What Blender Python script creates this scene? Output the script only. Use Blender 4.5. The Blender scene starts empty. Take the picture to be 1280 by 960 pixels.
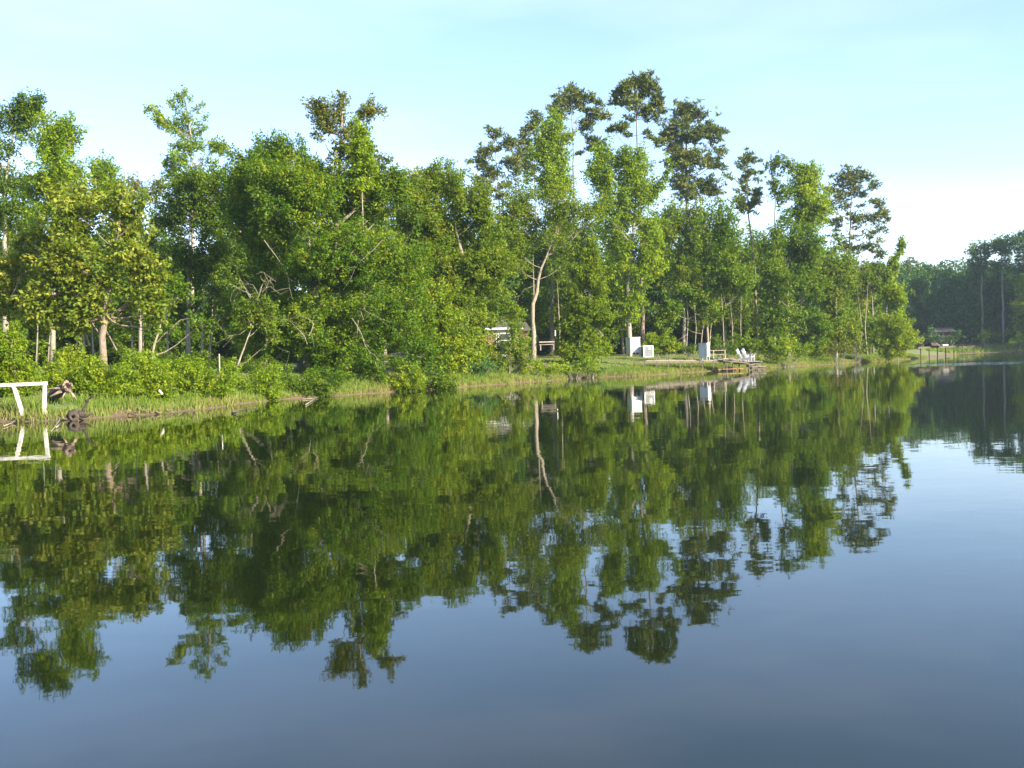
import bpy, math, random
import numpy as np
from mathutils import Vector, Matrix

# ------------------------------------------------------------------ camera
scene = bpy.context.scene
COL = scene.collection
CAM_H = 1.3
F = 1256.0                       # focal length in pixels of a 1280 px wide picture
HOR, ROLL = 450.0, 0.031         # horizon height at the centre column, slope
pitch = math.atan((480.0 - HOR) / F)
roll = math.atan(ROLL)
fwd = Vector((0, math.cos(pitch), -math.sin(pitch)))
r0 = Vector((1, 0, 0)); u0 = r0.cross(fwd)
right = r0 * math.cos(roll) - u0 * math.sin(roll)
upv = u0 * math.cos(roll) + r0 * math.sin(roll)
# the horizon rises to the right: the camera leans clockwise
cam_d = bpy.data.cameras.new('camera'); cam = bpy.data.objects.new('camera', cam_d); COL.objects.link(cam)
m = Matrix((( right.x, upv.x, -fwd.x, 0), (right.y, upv.y, -fwd.y, 0), (right.z, upv.z, -fwd.z, CAM_H), (0, 0, 0, 1)))
cam.matrix_world = m
cam_d.sensor_width = 36.0; cam_d.lens = 36.0 * F / 1280.0
cam_d.clip_start = 0.1; cam_d.clip_end = 5000
scene.camera = cam

# ------------------------------------------------------------------ light
SUN_AZ = math.radians(126)       # compass angle from +Y (view) towards +X
SUN_EL = math.radians(26)
w = bpy.data.worlds.new('World'); scene.world = w; w.use_nodes = True
nt = w.node_tree; nt.nodes.clear()
sky = nt.nodes.new('ShaderNodeTexSky'); sky.sky_type = 'NISHITA'; sky.sun_disc = False
sky.sun_elevation = SUN_EL; sky.sun_rotation = SUN_AZ
sky.air_density = 1.0; sky.dust_density = 0.8; sky.ozone_density = 2.0
tc = nt.nodes.new('ShaderNodeTexCoord')
mp = nt.nodes.new('ShaderNodeMapping'); mp.inputs['Scale'].default_value = (1.2, 1.2, 5.0)
nz = nt.nodes.new('ShaderNodeTexNoise'); nz.inputs['Scale'].default_value = 1.6; nz.inputs['Detail'].default_value = 4
rp = nt.nodes.new('ShaderNodeValToRGB'); rp.color_ramp.elements[0].position = .46; rp.color_ramp.elements[1].position = .8
rp.color_ramp.elements[0].color = (.02, .02, .02, 1); rp.color_ramp.elements[1].color = (.13, .13, .13, 1)
mx = nt.nodes.new('ShaderNodeMix'); mx.data_type = 'RGBA'
mx.inputs['B'].default_value = (9.4, 8.8, 9.2, 1)
bg = nt.nodes.new('ShaderNodeBackground'); bg.inputs['Strength'].default_value = 0.10
wo = nt.nodes.new('ShaderNodeOutputWorld')
L = nt.links.new
L(tc.outputs['Generated'], mp.inputs['Vector']); L(mp.outputs[0], nz.inputs['Vector']); L(nz.outputs['Fac'], rp.inputs[0])
L(rp.outputs[0], mx.inputs['Factor']); tn = nt.nodes.new('ShaderNodeMix'); tn.data_type = 'RGBA'; tn.blend_type = 'MULTIPLY'; tn.inputs['Factor'].default_value = 1
tn.inputs['B'].default_value = (.915, .95, 1.06, 1); L(sky.outputs[0], tn.inputs['A']); L(tn.outputs['Result'], mx.inputs['A']); L(mx.outputs['Result'], bg.inputs[0]); L(bg.outputs[0], wo.inputs[0])
sd = bpy.data.lights.new('sun', 'SUN'); sd.energy = 5.0; sd.angle = math.radians(.5); sd.color = (1, .87, .62)
so = bpy.data.objects.new('sun', sd); COL.objects.link(so)
tosun = Vector((math.sin(SUN_AZ) * math.cos(SUN_EL), math.cos(SUN_AZ) * math.cos(SUN_EL), math.sin(SUN_EL)))
so.rotation_euler = tosun.to_track_quat('Z', 'Y').to_euler(); so.location = (30, -20, 60)
scene.view_settings.view_transform = 'Standard'; scene.view_settings.look = 'None'
scene.view_settings.exposure = 1.85; scene.view_settings.gamma = 1.0
scene.view_settings.use_curve_mapping = False
scene.cycles.max_bounces = 6; scene.cycles.diffuse_bounces = 3; scene.cycles.glossy_bounces = 3
scene.cycles.transmission_bounces = 3; scene.cycles.volume_bounces = 0
scene.cycles.use_denoising = True

# ------------------------------------------------------------------ pixel <-> place helpers
C0 = Vector((0, 0, CAM_H))
def ray(px, py): return fwd * F + right * (px - 640) - upv * (py - 480)
def P(px, py, D):
    r = ray(px, py); return C0 + r * (D / r.y)
def G(px, py, z=0.0):
    r = ray(px, py); return C0 + r * ((z - CAM_H) / r.z)

# ------------------------------------------------------------------ lake outline
SH = [(-6, 528), (45, 527), (100, 525), (150, 520), (200, 518), (250, 512), (300, 506), (350, 500), (400, 496.5), (460, 492.5), (520, 488),
      (575, 484.5), (640, 479.5), (680, 476.5), (720, 473), (745, 472), (800, 470), (860, 465.8), (900, 463.2), (930, 461.5), (960, 460),
      (1000, 457.5), (1040, 455.5), (1100, 451.5), (1135, 449), (1165, 446.5), (1200, 443.6)]
shore = [tuple(G(x, y)[:2]) for x, y in SH]
tip = shore[-1]
far = [(tip[0] + 1.5, tip[1] + 7), (tip[0] - 4, tip[1] + 17), (tip[0] - 12, tip[1] + 24), (50, 150), (52, 165), (66, 171), (85, 172), (98, 165), (99, 140), (84, 105), (58, 66), (36, 36), (20, 12), (14, -4), (6, -12), (-18, -14), (-40, -8), (-52, 12), (-40, 24), (-24, 27)]
LAKE = np.array(shore + far)
def sdf(x, y):
    x = np.asarray(x, float); y = np.asarray(y, float)
    d2 = np.full(x.shape, 1e18); inside = np.zeros(x.shape, bool)
    n = len(LAKE)
    for i in range(n):
        ax, ay = LAKE[i]; bx, by = LAKE[(i + 1) % n]
        ex, ey = bx - ax, by - ay
        t = np.clip(((x - ax) * ex + (y - ay) * ey) / (ex * ex + ey * ey), 0, 1)
        d2 = np.minimum(d2, (x - ax - t * ex) ** 2 + (y - ay - t * ey) ** 2)
        c = ((ay > y) != (by > y))
        with np.errstate(divide='ignore', invalid='ignore'):
            inside ^= c & (x < (bx - ax) * (y - ay) / (by - ay + 1e-12) + ax)
    d = np.sqrt(d2); return np.where(inside, -d, d)
def wob(x, y):
    return (np.sin(x * .9 + 1.3 * np.sin(y * .7)) * .5 + np.sin(y * 1.3 + x * .5) * .3 + np.sin(x * 2.9 + y * 2.1) * .25 + np.sin(x * 5.3 - y * 4.1) * .15)
def height(x, y):
    x = np.asarray(x, float); y = np.asarray(y, float)
    d = sdf(x, y) + .28 * wob(x, y)
    xs = [-60, -4, -.5, 0, .35, 1.2, 3, 6, 10, 30, 80, 500]
    zs = [-2.5, -1.2, -.25, -.02, .12, .30, .62, 1.02, 1.25, 1.7, 2.4, 4.0]
    return np.interp(d, xs, zs) + .05 * wob(x * .6 + 4, y * .6) * np.clip(d / 3, 0, 1)
def H(x, y): return float(height(np.array([x]), np.array([y]))[0])

def hit(px, py, up=0.0):
    r = ray(px, py); Ds = np.linspace(20, 260, 2400)
    zz = CAM_H + r.z / r.y * Ds; gg = np.maximum(height(r.x / r.y * Ds, Ds), 0)
    i = int(np.argmax(zz <= gg)); p = C0 + r * (float(Ds[i]) / r.y); p.z += up; return p
# ------------------------------------------------------------------ materials
def mat(name, build):
    m_ = bpy.data.materials.new(name); m_.use_nodes = True
    t = m_.node_tree; t.nodes.clear(); out = t.nodes.new('ShaderNodeOutputMaterial'); build(t, out); return m_
def N(t, kind, **kw):
    n = t.nodes.new(kind)
    for k, v in kw.items():
        if k in n.inputs: n.inputs[k].default_value = v
        else: setattr(n, k, v)
    return n
def ramp(t, fac, stops):
    r = t.nodes.new('ShaderNodeValToRGB'); e = r.color_ramp.elements
    while len(e) < len(stops): e.new(.5)
    for q, (p, c) in zip(e, stops): q.position = p; q.color = (*c, 1)
    t.links.new(fac, r.inputs[0]); return r.outputs[0]
def leaf_mat(name, a, b, c=None, trans=.44, gloss=.0):
    def build(t, out):
        at = N(t, 'ShaderNodeAttribute', attribute_name='tint')
        stops = [(0, a), (.6, b)] + ([(1, c)] if c else [(1, b)])
        colr = ramp(t, at.outputs['Fac'], stops)
        d = N(t, 'ShaderNodeBsdfPrincipled', Roughness=.55)
        d.inputs['Specular IOR Level'].default_value = .14 + gloss
        tr = N(t, 'ShaderNodeBsdfTranslucent')
        hs = N(t, 'ShaderNodeHueSaturation', Hue=.478, Saturation=1.15, Value=1.45)
        t.links.new(colr, d.inputs['Base Color']); t.links.new(colr, hs.inputs['Color']); t.links.new(hs.outputs[0], tr.inputs['Color'])
        ms = N(t, 'ShaderNodeMixShader'); ms.inputs[0].default_value = trans
        t.links.new(d.outputs[0], ms.inputs[1]); t.links.new(tr.outputs[0], ms.inputs[2]); t.links.new(ms.outputs[0], out.inputs[0])
    return mat(name, build)
def solid(name, stops, scale=6, rough=.8, vec_scale=(1, 1, 1), metallic=0, bump=.0, detail=5):
    def build(t, out):
        co = N(t, 'ShaderNodeTexCoord'); mp_ = N(t, 'ShaderNodeMapping'); mp_.inputs['Scale'].default_value = vec_scale
        n = N(t, 'ShaderNodeTexNoise', Scale=scale, Detail=detail, Roughness=.65)
        t.links.new(co.outputs['Object'], mp_.inputs[0]); t.links.new(mp_.outputs[0], n.inputs['Vector'])
        colr = ramp(t, n.outputs['Fac'], stops)
        b = N(t, 'ShaderNodeBsdfPrincipled', Roughness=rough, Metallic=metallic); t.links.new(colr, b.inputs['Base Color'])
        if bump:
            bm_ = N(t, 'ShaderNodeBump', Distance=bump); t.links.new(n.outputs['Fac'], bm_.inputs['Height']); t.links.new(bm_.outputs[0], b.inputs['Normal'])
        t.links.new(b.outputs[0], out.inputs[0])
    return mat(name, build)
M = {}
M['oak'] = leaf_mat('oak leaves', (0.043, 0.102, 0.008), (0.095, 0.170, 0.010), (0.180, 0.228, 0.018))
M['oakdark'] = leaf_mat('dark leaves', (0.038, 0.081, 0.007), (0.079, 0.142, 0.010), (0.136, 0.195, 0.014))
M['bright'] = leaf_mat('bright leaves', (0.087, 0.162, 0.010), (0.161, 0.249, 0.014), (0.248, 0.313, 0.020))
M['lime'] = leaf_mat('yellow green leaves', (0.090, 0.154, 0.010), (0.150, 0.228, 0.014), (0.240, 0.281, 0.020))
M['magnolia'] = leaf_mat('large leaves', (0.070, 0.121, 0.008), (0.140, 0.193, 0.012), (0.270, 0.275, 0.035), gloss=.2)
M['olive'] = leaf_mat('olive leaves', (0.066, 0.124, 0.010), (0.121, 0.184, 0.014), (0.205, 0.235, 0.028))
M['brownish'] = leaf_mat('brownish leaves', (0.072, 0.101, 0.018), (0.132, 0.156, 0.026), (0.204, 0.187, 0.050))
M['pine'] = leaf_mat('pine needles', (0.049, 0.077, 0.014), (0.092, 0.122, 0.020), (0.159, 0.152, 0.025), trans=.15)
M['cypress'] = leaf_mat('feathery leaves', (0.080, 0.145, 0.008), (0.135, 0.205, 0.010), (0.190, 0.240, 0.015))
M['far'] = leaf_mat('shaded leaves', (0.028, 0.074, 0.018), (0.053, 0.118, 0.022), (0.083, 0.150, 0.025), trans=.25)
M['bluegreen'] = leaf_mat('blue green leaves', (0.035, 0.100, 0.025), (0.060, 0.150, 0.040), (0.090, 0.180, 0.050))
M['charred'] = solid('dark rotten bark', [(.35, (.012, .010, .009)), (.6, (.06, .045, .035)), (.8, (.16, .12, .09))], 9, .95, bump=.03)
M['grass'] = leaf_mat('grass blades', (0.078, 0.145, 0.018), (0.135, 0.200, 0.030), (0.250, 0.240, 0.090))
M['bark'] = solid('grey bark', [(.3, (.10, .085, .07)), (.7, (.30, .27, .23))], 5, .9, (3, 3, .8), bump=.02)
M['palebark'] = solid('pale bark', [(.3, (.10, .085, .065)), (.7, (.32, .28, .22))], 5, .9, (3, 3, .8), bump=.02)
M['pinebark'] = solid('brown pine bark', [(.3, (.08, .06, .05)), (.7, (.24, .19, .155))], 5, .9, (3, 3, .9), bump=.02)
M['wood'] = solid('weathered grey boards', [(.3, (.16, .14, .12)), (.7, (.36, .32, .27))], 8, .85, (1, 6, 1))
M['darkwood'] = solid('dark wet wood', [(.3, (.035, .028, .022)), (.7, (.11, .085, .065))], 7, .7)
M['deadwood'] = solid('dead wood', [(.3, (.07, .05, .04)), (.55, (.20, .15, .12)), (.75, (.42, .34, .27))], 9, .9, bump=.015)
M['white'] = solid('white paint', [(.3, (.50, .52, .53)), (.6, (.68, .69, .70))], 4, .45)
M['whitepipe'] = solid('white dirty pipe', [(.35, (.26, .26, .23)), (.6, (.48, .48, .47))], 9, .6)
M['palemetal'] = solid('pale weathered sheet metal', [(.3, (.30, .33, .32)), (.55, (.50, .54, .54)), (.7, (.56, .60, .60))], 3, .5, (4, 4, .6))
M['grey'] = solid('grey sheet metal', [(.3, (.30, .33, .35)), (.7, (.42, .45, .46))], 3, .5)
M['dark'] = solid('dark louvres', [(.3, (.03, .03, .03)), (.7, (.07, .07, .07))], 3, .6)
M['roof'] = solid('dark shingles', [(.3, (.035, .034, .034)), (.7, (.085, .08, .075))], 9, .9)
M['wall'] = solid('pale siding', [(.3, (.30, .31, .29)), (.7, (.42, .43, .40))], 2, .8)
M['brick'] = solid('brown brick', [(.3, (.07, .04, .03)), (.7, (.14, .085, .06))], 12, .9)
M['orange'] = solid('orange painted plank', [(.3, (.28, .11, .05)), (.7, (.42, .20, .10))], 4, .7)
def glass(t, out):
    b = N(t, 'ShaderNodeBsdfPrincipled', Roughness=.08); b.inputs['Base Color'].default_value = (.02, .03, .035, 1); t.links.new(b.outputs[0], out.inputs[0])
M['glass'] = mat('dark window glass', glass)

def ground_mat(t, out):
    geo = N(t, 'ShaderNodeNewGeometry'); sep = N(t, 'ShaderNodeSeparateXYZ'); t.links.new(geo.outputs['Position'], sep.inputs[0])
    n1 = N(t, 'ShaderNodeTexNoise', Scale=.35, Detail=6); n2 = N(t, 'ShaderNodeTexNoise', Scale=5., Detail=6, Roughness=.7)
    for n in (n1, n2): t.links.new(geo.outputs['Position'], n.inputs['Vector'])
    g = ramp(t, n2.outputs['Fac'], [(.3, (.055, .09, .018)), (.55, (.10, .14, .03)), (.75, (.17, .17, .06))])
    lit = ramp(t, n2.outputs['Fac'], [(.3, (.05, .035, .022)), (.6, (.13, .085, .05)), (.8, (.20, .15, .09))])
    mud = ramp(t, n2.outputs['Fac'], [(.3, (.055, .038, .022)), (.7, (.14, .095, .055))])
    mxa = N(t, 'ShaderNodeMix', data_type='RGBA'); f = ramp(t, n1.outputs['Fac'], [(.48, (0, 0, 0)), (.62, (1, 1, 1))])
    t.links.new(f, mxa.inputs['Factor']); t.links.new(g, mxa.inputs['A']); t.links.new(lit, mxa.inputs['B'])
    mr = N(t, 'ShaderNodeMapRange'); mr.inputs['From Min'].default_value = .16; mr.inputs['From Max'].default_value = .32
    t.links.new(sep.outputs['Z'], mr.inputs['Value'])
    mxb = N(t, 'ShaderNodeMix', data_type='RGBA'); t.links.new(mr.outputs[0], mxb.inputs['Factor']); t.links.new(mud, mxb.inputs['A']); t.links.new(mxa.outputs['Result'], mxb.inputs['B'])
    b = N(t, 'ShaderNodeBsdfPrincipled', Roughness=.95); t.links.new(mxb.outputs['Result'], b.inputs['Base Color'])
    bm_ = N(t, 'ShaderNodeBump', Distance=.05); t.links.new(n2.outputs['Fac'], bm_.inputs['Height']); t.links.new(bm_.outputs[0], b.inputs['Normal'])
    t.links.new(b.outputs[0], out.inputs[0])
M['ground'] = mat('grass soil and mud', ground_mat)

RUF = [(G(1300, 452.5), 12.0, 8.0, 1.0), (G(1265, 441.5), 26.0, 9.0, .9)]      # breeze-ruffled patches
def water_mat(t, out):
    geo = N(t, 'ShaderNodeNewGeometry'); LK = t.links.new
    def vm(op, a, b=None):
        n = N(t, 'ShaderNodeVectorMath', operation=op)
        for i, v in enumerate((a, b)):
            if v is None: continue
            if isinstance(v, (tuple, list)): n.inputs[i].default_value = v
            else: LK(v, n.inputs[i])
        return n
    def ma(op, a, b=None, clamp=False):
        n = N(t, 'ShaderNodeMath', operation=op, use_clamp=clamp)
        for i, v in enumerate((a, b)):
            if v is None: continue
            if isinstance(v, (int, float)): n.inputs[i].default_value = v
            else: LK(v, n.inputs[i])
        return n.outputs[0]
    acc = None
    for sc_, amp, rot in (((1.0, 2.6, 1), .010, .25), ((4.5, 9, 1), .011, -.2), ((.25, .5, 1), .005, .1)):
        mp_ = N(t, 'ShaderNodeMapping'); mp_.inputs['Scale'].default_value = sc_; mp_.inputs['Rotation'].default_value = (0, 0, rot)
        LK(geo.outputs['Position'], mp_.inputs[0])
        n = N(t, 'ShaderNodeTexNoise', Scale=1.0, Detail=2.0, Roughness=.5); LK(mp_.outputs[0], n.inputs['Vector'])
        v = vm('SUBTRACT', n.outputs['Color'], (.5, .5, .5)); v = vm('MULTIPLY', v.outputs[0], (amp * .6, amp, 0))
        acc = v.outputs[0] if acc is None else vm('ADD', acc, v.outputs[0]).outputs[0]
    # patches of stronger ripple
    sep = N(t, 'ShaderNodeSeparateXYZ'); LK(geo.outputs['Position'], sep.inputs[0])
    nn = N(t, 'ShaderNodeTexNoise', Scale=.15, Detail=3); LK(geo.outputs['Position'], nn.inputs['Vector'])
    tot = None
    for c, rx, ry, s in RUF:
        dx = ma('DIVIDE', ma('SUBTRACT', sep.outputs['X'], c.x), rx)
        yy = ma('ADD', sep.outputs['Y'], ma('MULTIPLY', ma('SUBTRACT', nn.outputs['Fac'], .5), 9.0))
        dy = ma('DIVIDE', ma('SUBTRACT', yy, c.y), ry)
        r2 = ma('ADD', ma('MULTIPLY', dx, dx), ma('MULTIPLY', dy, dy))
        mk = ma('MULTIPLY', ma('SUBTRACT', 1.0, r2, True), s)
        tot = mk if tot is None else ma('ADD', tot, mk)
    rn = N(t, 'ShaderNodeTexNoise', Scale=3.0, Detail=3); LK(geo.outputs['Position'], rn.inputs['Vector'])
    rv = vm('MULTIPLY', vm('SUBTRACT', rn.outputs['Color'], (.5, .5, .5)).outputs[0], (.5, 1.1, 0))
    sc2 = N(t, 'ShaderNodeVectorMath', operation='SCALE'); LK(rv.outputs[0], sc2.inputs[0]); LK(tot, sc2.inputs['Scale'])
    acc = vm('ADD', acc, sc2.outputs[0]).outputs[0]
    nrm = vm('NORMALIZE', vm('ADD', acc, (0, 0, 1)).outputs[0])
    b = N(t, 'ShaderNodeBsdfPrincipled', Roughness=.02, IOR=1.42)
    b.inputs['Base Color'].default_value = (.006, .010, .003, 1)
    LK(nrm.outputs[0], b.inputs['Normal']); LK(b.outputs[0], out.inputs[0])
M['water'] = mat('lake water', water_mat)

# ------------------------------------------------------------------ mesh helpers
def np_mesh(name, verts, quads, material, tint=None, parent=None, loc=(0, 0, 0)):
    me = bpy.data.meshes.new(name)
    nv = len(verts); k = quads.shape[1]; nf = len(quads)
    me.vertices.add(nv); me.vertices.foreach_set('co', np.ascontiguousarray(verts, dtype=np.float32).ravel())
    me.loops.add(nf * k); me.loops.foreach_set('vertex_index', np.ascontiguousarray(quads, dtype=np.int32).ravel())
    me.polygons.add(nf); me.polygons.foreach_set('loop_start', np.arange(nf, dtype=np.int32) * k)
    me.polygons.foreach_set('loop_total', np.full(nf, k, dtype=np.int32))
    if tint is not None:
        a = me.attributes.new('tint', 'FLOAT', 'FACE'); a.data.foreach_set('value', tint.astype(np.float32))
    me.update(calc_edges=True); me.materials.append(material)
    o = bpy.data.objects.new(name, me); COL.objects.link(o); o.location = loc
    if parent: o.parent = parent
    return o
class MB:
    def __init__(s): s.v = []; s.f = []
    def add(s, vs, fs):
        b = len(s.v); s.v += [tuple(v) for v in vs]; s.f += [tuple(i + b for i in f) for f in fs]; return s
    def box(s, c, size, rot=None):
        c = Vector(c); hx, hy, hz = [q / 2 for q in size]; R_ = rot or Matrix.Identity(3)
        vs = [c + R_ @ Vector((x * hx, y * hy, z * hz)) for z in (-1, 1) for x, y in ((-1, -1), (1, -1), (1, 1), (-1, 1))]
        return s.add(vs, [(3, 2, 1, 0), (4, 5, 6, 7), (0, 1, 5, 4), (1, 2, 6, 5), (2, 3, 7, 6), (3, 0, 4, 7)])
    def bar(s, a, b, w_, d_=None, upd=Vector((0, 0, 1))):
        a = Vector(a); b = Vector(b); z = (b - a).normalized(); x = upd.cross(z)
        if x.length < 1e-3: x = Vector((1, 0, 0))
        x.normalize(); y = z.cross(x); R_ = Matrix((x, y, z)).transposed()
        return s.box((a + b) / 2, (w_, d_ or w_, (b - a).length), R_)
    def tube(s, pts, rad, n=6, cap=True):
        pts = [Vector(p) for p in pts]
        if isinstance(rad, (int, float)): rad = [rad] * len(pts)
        vs = []; fs = []; ref = Vector((.31, .17, .93))
        for i, p in enumerate(pts):
            d = (pts[min(i + 1, len(pts) - 1)] - pts[max(i - 1, 0)]).normalized()
            x = d.cross(ref if abs(d.dot(ref)) < .93 else Vector((1, 0, 0))).normalized(); y = d.cross(x)
            for k in range(n):
                a = 2 * math.pi * k / n; vs.append(p + (x * math.cos(a) + y * math.sin(a)) * rad[i])
        for i in range(len(pts) - 1):
            for k in range(n):
                a = i * n + k; b = i * n + (k + 1) % n; fs.append((a, b, b + n, a + n))
        if cap: fs.append(tuple(range(n))[::-1]); fs.append(tuple((len(pts) - 1) * n + k for k in range(n)))
        return s.add(vs, fs)
    def build(s, name, material, parent=None, smooth=False, loc=(0, 0, 0), rz=0):
        me = bpy.data.meshes.new(name); me.from_pydata(s.v, [], s.f); me.update(); me.materials.append(material)
        if smooth:
            for p in me.polygons: p.use_smooth = True
        o = bpy.data.objects.new(name, me); COL.objects.link(o); o.location = loc; o.rotation_euler = (0, 0, rz)
        if parent: o.parent = parent
        return o
def tag(o, label, cat, group=None):
    o['label'] = label; o['category'] = cat
    if group: o['group'] = group
    return o
def thing(name, label, cat, loc, rz=0, group=None):
    o = bpy.data.objects.new(name, None); COL.objects.link(o); o.location = loc; o.rotation_euler = (0, 0, rz)
    o.empty_display_size = .2
    return tag(o, label, cat, group)

# ------------------------------------------------------------------ setting
def axis(lo, hi, core0, core1, step):
    a = list(np.arange(core0, core1, step)); s_ = step; x = core0
    left = []
    while x > lo: s_ *= 1.18; x -= s_; left.append(x)
    s_ = step; x = a[-1]; rt = []
    while x < hi: s_ *= 1.18; x += s_; rt.append(x)
    return np.array(left[::-1] + a + rt)
gx = axis(-380, 380, -24, 68, .55); gy = axis(-250, 400, 24, 125, .55)
X, Y = np.meshgrid(gx, gy); Z = height(X, Y)
V = np.stack([X.ravel(), Y.ravel(), Z.ravel()], 1); nx = len(gx); ny = len(gy)
i0 = (np.arange(ny - 1)[:, None] * nx + np.arange(nx - 1)[None, :]).ravel()
g = np_mesh('ground', V, np.stack([i0, i0 + 1, i0 + nx + 1, i0 + nx], 1), M['ground'])
g['kind'] = 'structure'
for p in g.data.polygons: pass
g.data.polygons.foreach_set('use_smooth', np.ones(len(g.data.polygons), bool))
wv = np.array([(-62, -24, 0), (112, -24, 0), (112, 182, 0), (-62, 182, 0)], float)
wa = np_mesh('lake_water', wv, np.array([[0, 1, 2, 3]]), M['water']); wa['kind'] = 'structure'

# ------------------------------------------------------------------ foliage
def leafset(cl, cr, cn, size, tints, rng, aspect=.55, flat=.7, outc=None, up=.45, jitter=.35):
    """cl: clump centres, cr: radii, cn: leaves per clump -> verts, quads, tint"""
    idx = np.repeat(np.arange(len(cl)), cn); n = len(idx)
    off = rng.normal(size=(n, 3)); off /= np.linalg.norm(off, axis=1)[:, None]
    off *= (rng.random(n) ** .45)[:, None]; off[:, 2] *= flat
    ctr = cl.mean(0); axs = (cl - ctr) / (np.linalg.norm(cl - ctr, axis=1)[:, None] + 1e-6) * .6 + rng.normal(size=cl.shape) * .45; axs[:, 2] += .35
    axs /= np.linalg.norm(axs, axis=1)[:, None] + 1e-9; al = rng.uniform(-1, 1, n) * 1.25
    pos = cl[idx] + off * cr[idx][:, None] * (.85 - .35 * np.abs(al))[:, None] + axs[idx] * (al * cr[idx])[:, None]
    nrm = off * .7 + rng.normal(size=(n, 3)) * .55; nrm[:, 2] += up
    nrm /= np.linalg.norm(nrm, axis=1)[:, None] + 1e-9
    t = rng.normal(size=(n, 3)); t -= nrm * (t * nrm).sum(1)[:, None]; t /= np.linalg.norm(t, axis=1)[:, None] + 1e-9
    b = np.cross(nrm, t)
    s = size * (1 - jitter + 2 * jitter * rng.random(n))[:, None]
    v = np.stack([pos - t * s * .5, pos + b * s * aspect * .5 + nrm * s * .06, pos + t * s * .5, pos - b * s * aspect * .5 + nrm * s * .06], 1).reshape(-1, 3)
    q = np.arange(n * 4).reshape(-1, 4)
    ti = np.clip(tints[idx] + rng.normal(size=n) * .24, 0, 1)
    return v, q, ti
def needles(cl, cr, cn, size, tints, rng):
    idx = np.repeat(np.arange(len(cl)), cn); n = len(idx)
    off = rng.normal(size=(n, 3)); off /= np.linalg.norm(off, axis=1)[:, None]
    pos = cl[idx] + off * cr[idx][:, None] * (rng.random(n) ** .5)[:, None] * np.array([1, 1, .55])
    t = off * .8 + rng.normal(size=(n, 3)) * .35; t[:, 2] += .25; t /= np.linalg.norm(t, axis=1)[:, None]
    b = np.cross(t, rng.normal(size=(n, 3))); b /= np.linalg.norm(b, axis=1)[:, None] + 1e-9
    s = size * (.7 + .6 * rng.random(n))[:, None]
    v = np.stack([pos - t * s * .5, pos + b * s * .13, pos + t * s * .5, pos - b * s * .13], 1).reshape(-1, 3)
    return v, np.arange(n * 4).reshape(-1, 4), np.clip(tints[idx] + rng.normal(size=n) * .15, 0, 1)

COUNT = [0]
def crown_from_lobes(lobes, D, rng, kind, cover, leaf, clump):
    """lobes: (world centre, rx, rz, weight)"""
    cls, crs, tis = [], [], []
    for c, rx, rz, wgt in lobes:
        area = math.pi * rx * rz
        n = max(6, int(wgt * 3.0 * area / (clump * clump) ))
        d = rng.normal(size=(n, 3)); d /= np.linalg.norm(d, axis=1)[:, None]
        r = np.minimum(np.where(rng.random(n) < .6, np.abs(rng.normal(size=n)) * .42 + .30, rng.random(n) ** .5), 1.45)
        p = np.array(c) + d * r[:, None] * np.array([rx, (rx * .6 + rz * .4) * .95, rz])
        ph = p / (clump * 2.6)
        nse = np.sin(ph[:, 0] * 1.7 + ph[:, 2] * .9 + c[0]) + np.sin(ph[:, 1] * 1.9 - ph[:, 0] * .7) + np.sin(ph[:, 2] * 2.3 + ph[:, 1])
        keep = nse > -1.4
        p = p[keep]; n = len(p)
        if n == 0: continue
        cls.append(p); crs.append(clump * (.40 + .75 * rng.random(n) ** 1.3))
        tis.append(np.clip(.42 + .22 * rng.normal(size=n) + .1 * nse[keep], 0, 1))
    cl = np.concatenate(cls); cr = np.concatenate(crs); ti = np.concatenate(tis)
    per = cover * 6.0 * cr ** 2 / (leaf * leaf * .3) * .34
    cn = np.maximum(3, per.astype(int))
    COUNT[0] += int(cn.sum())
    if kind == 'pine': return needles(cl, cr, cn, leaf * 1.7, ti, rng), cl
    return leafset(cl, cr, cn, leaf, ti, rng), cl

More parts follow.
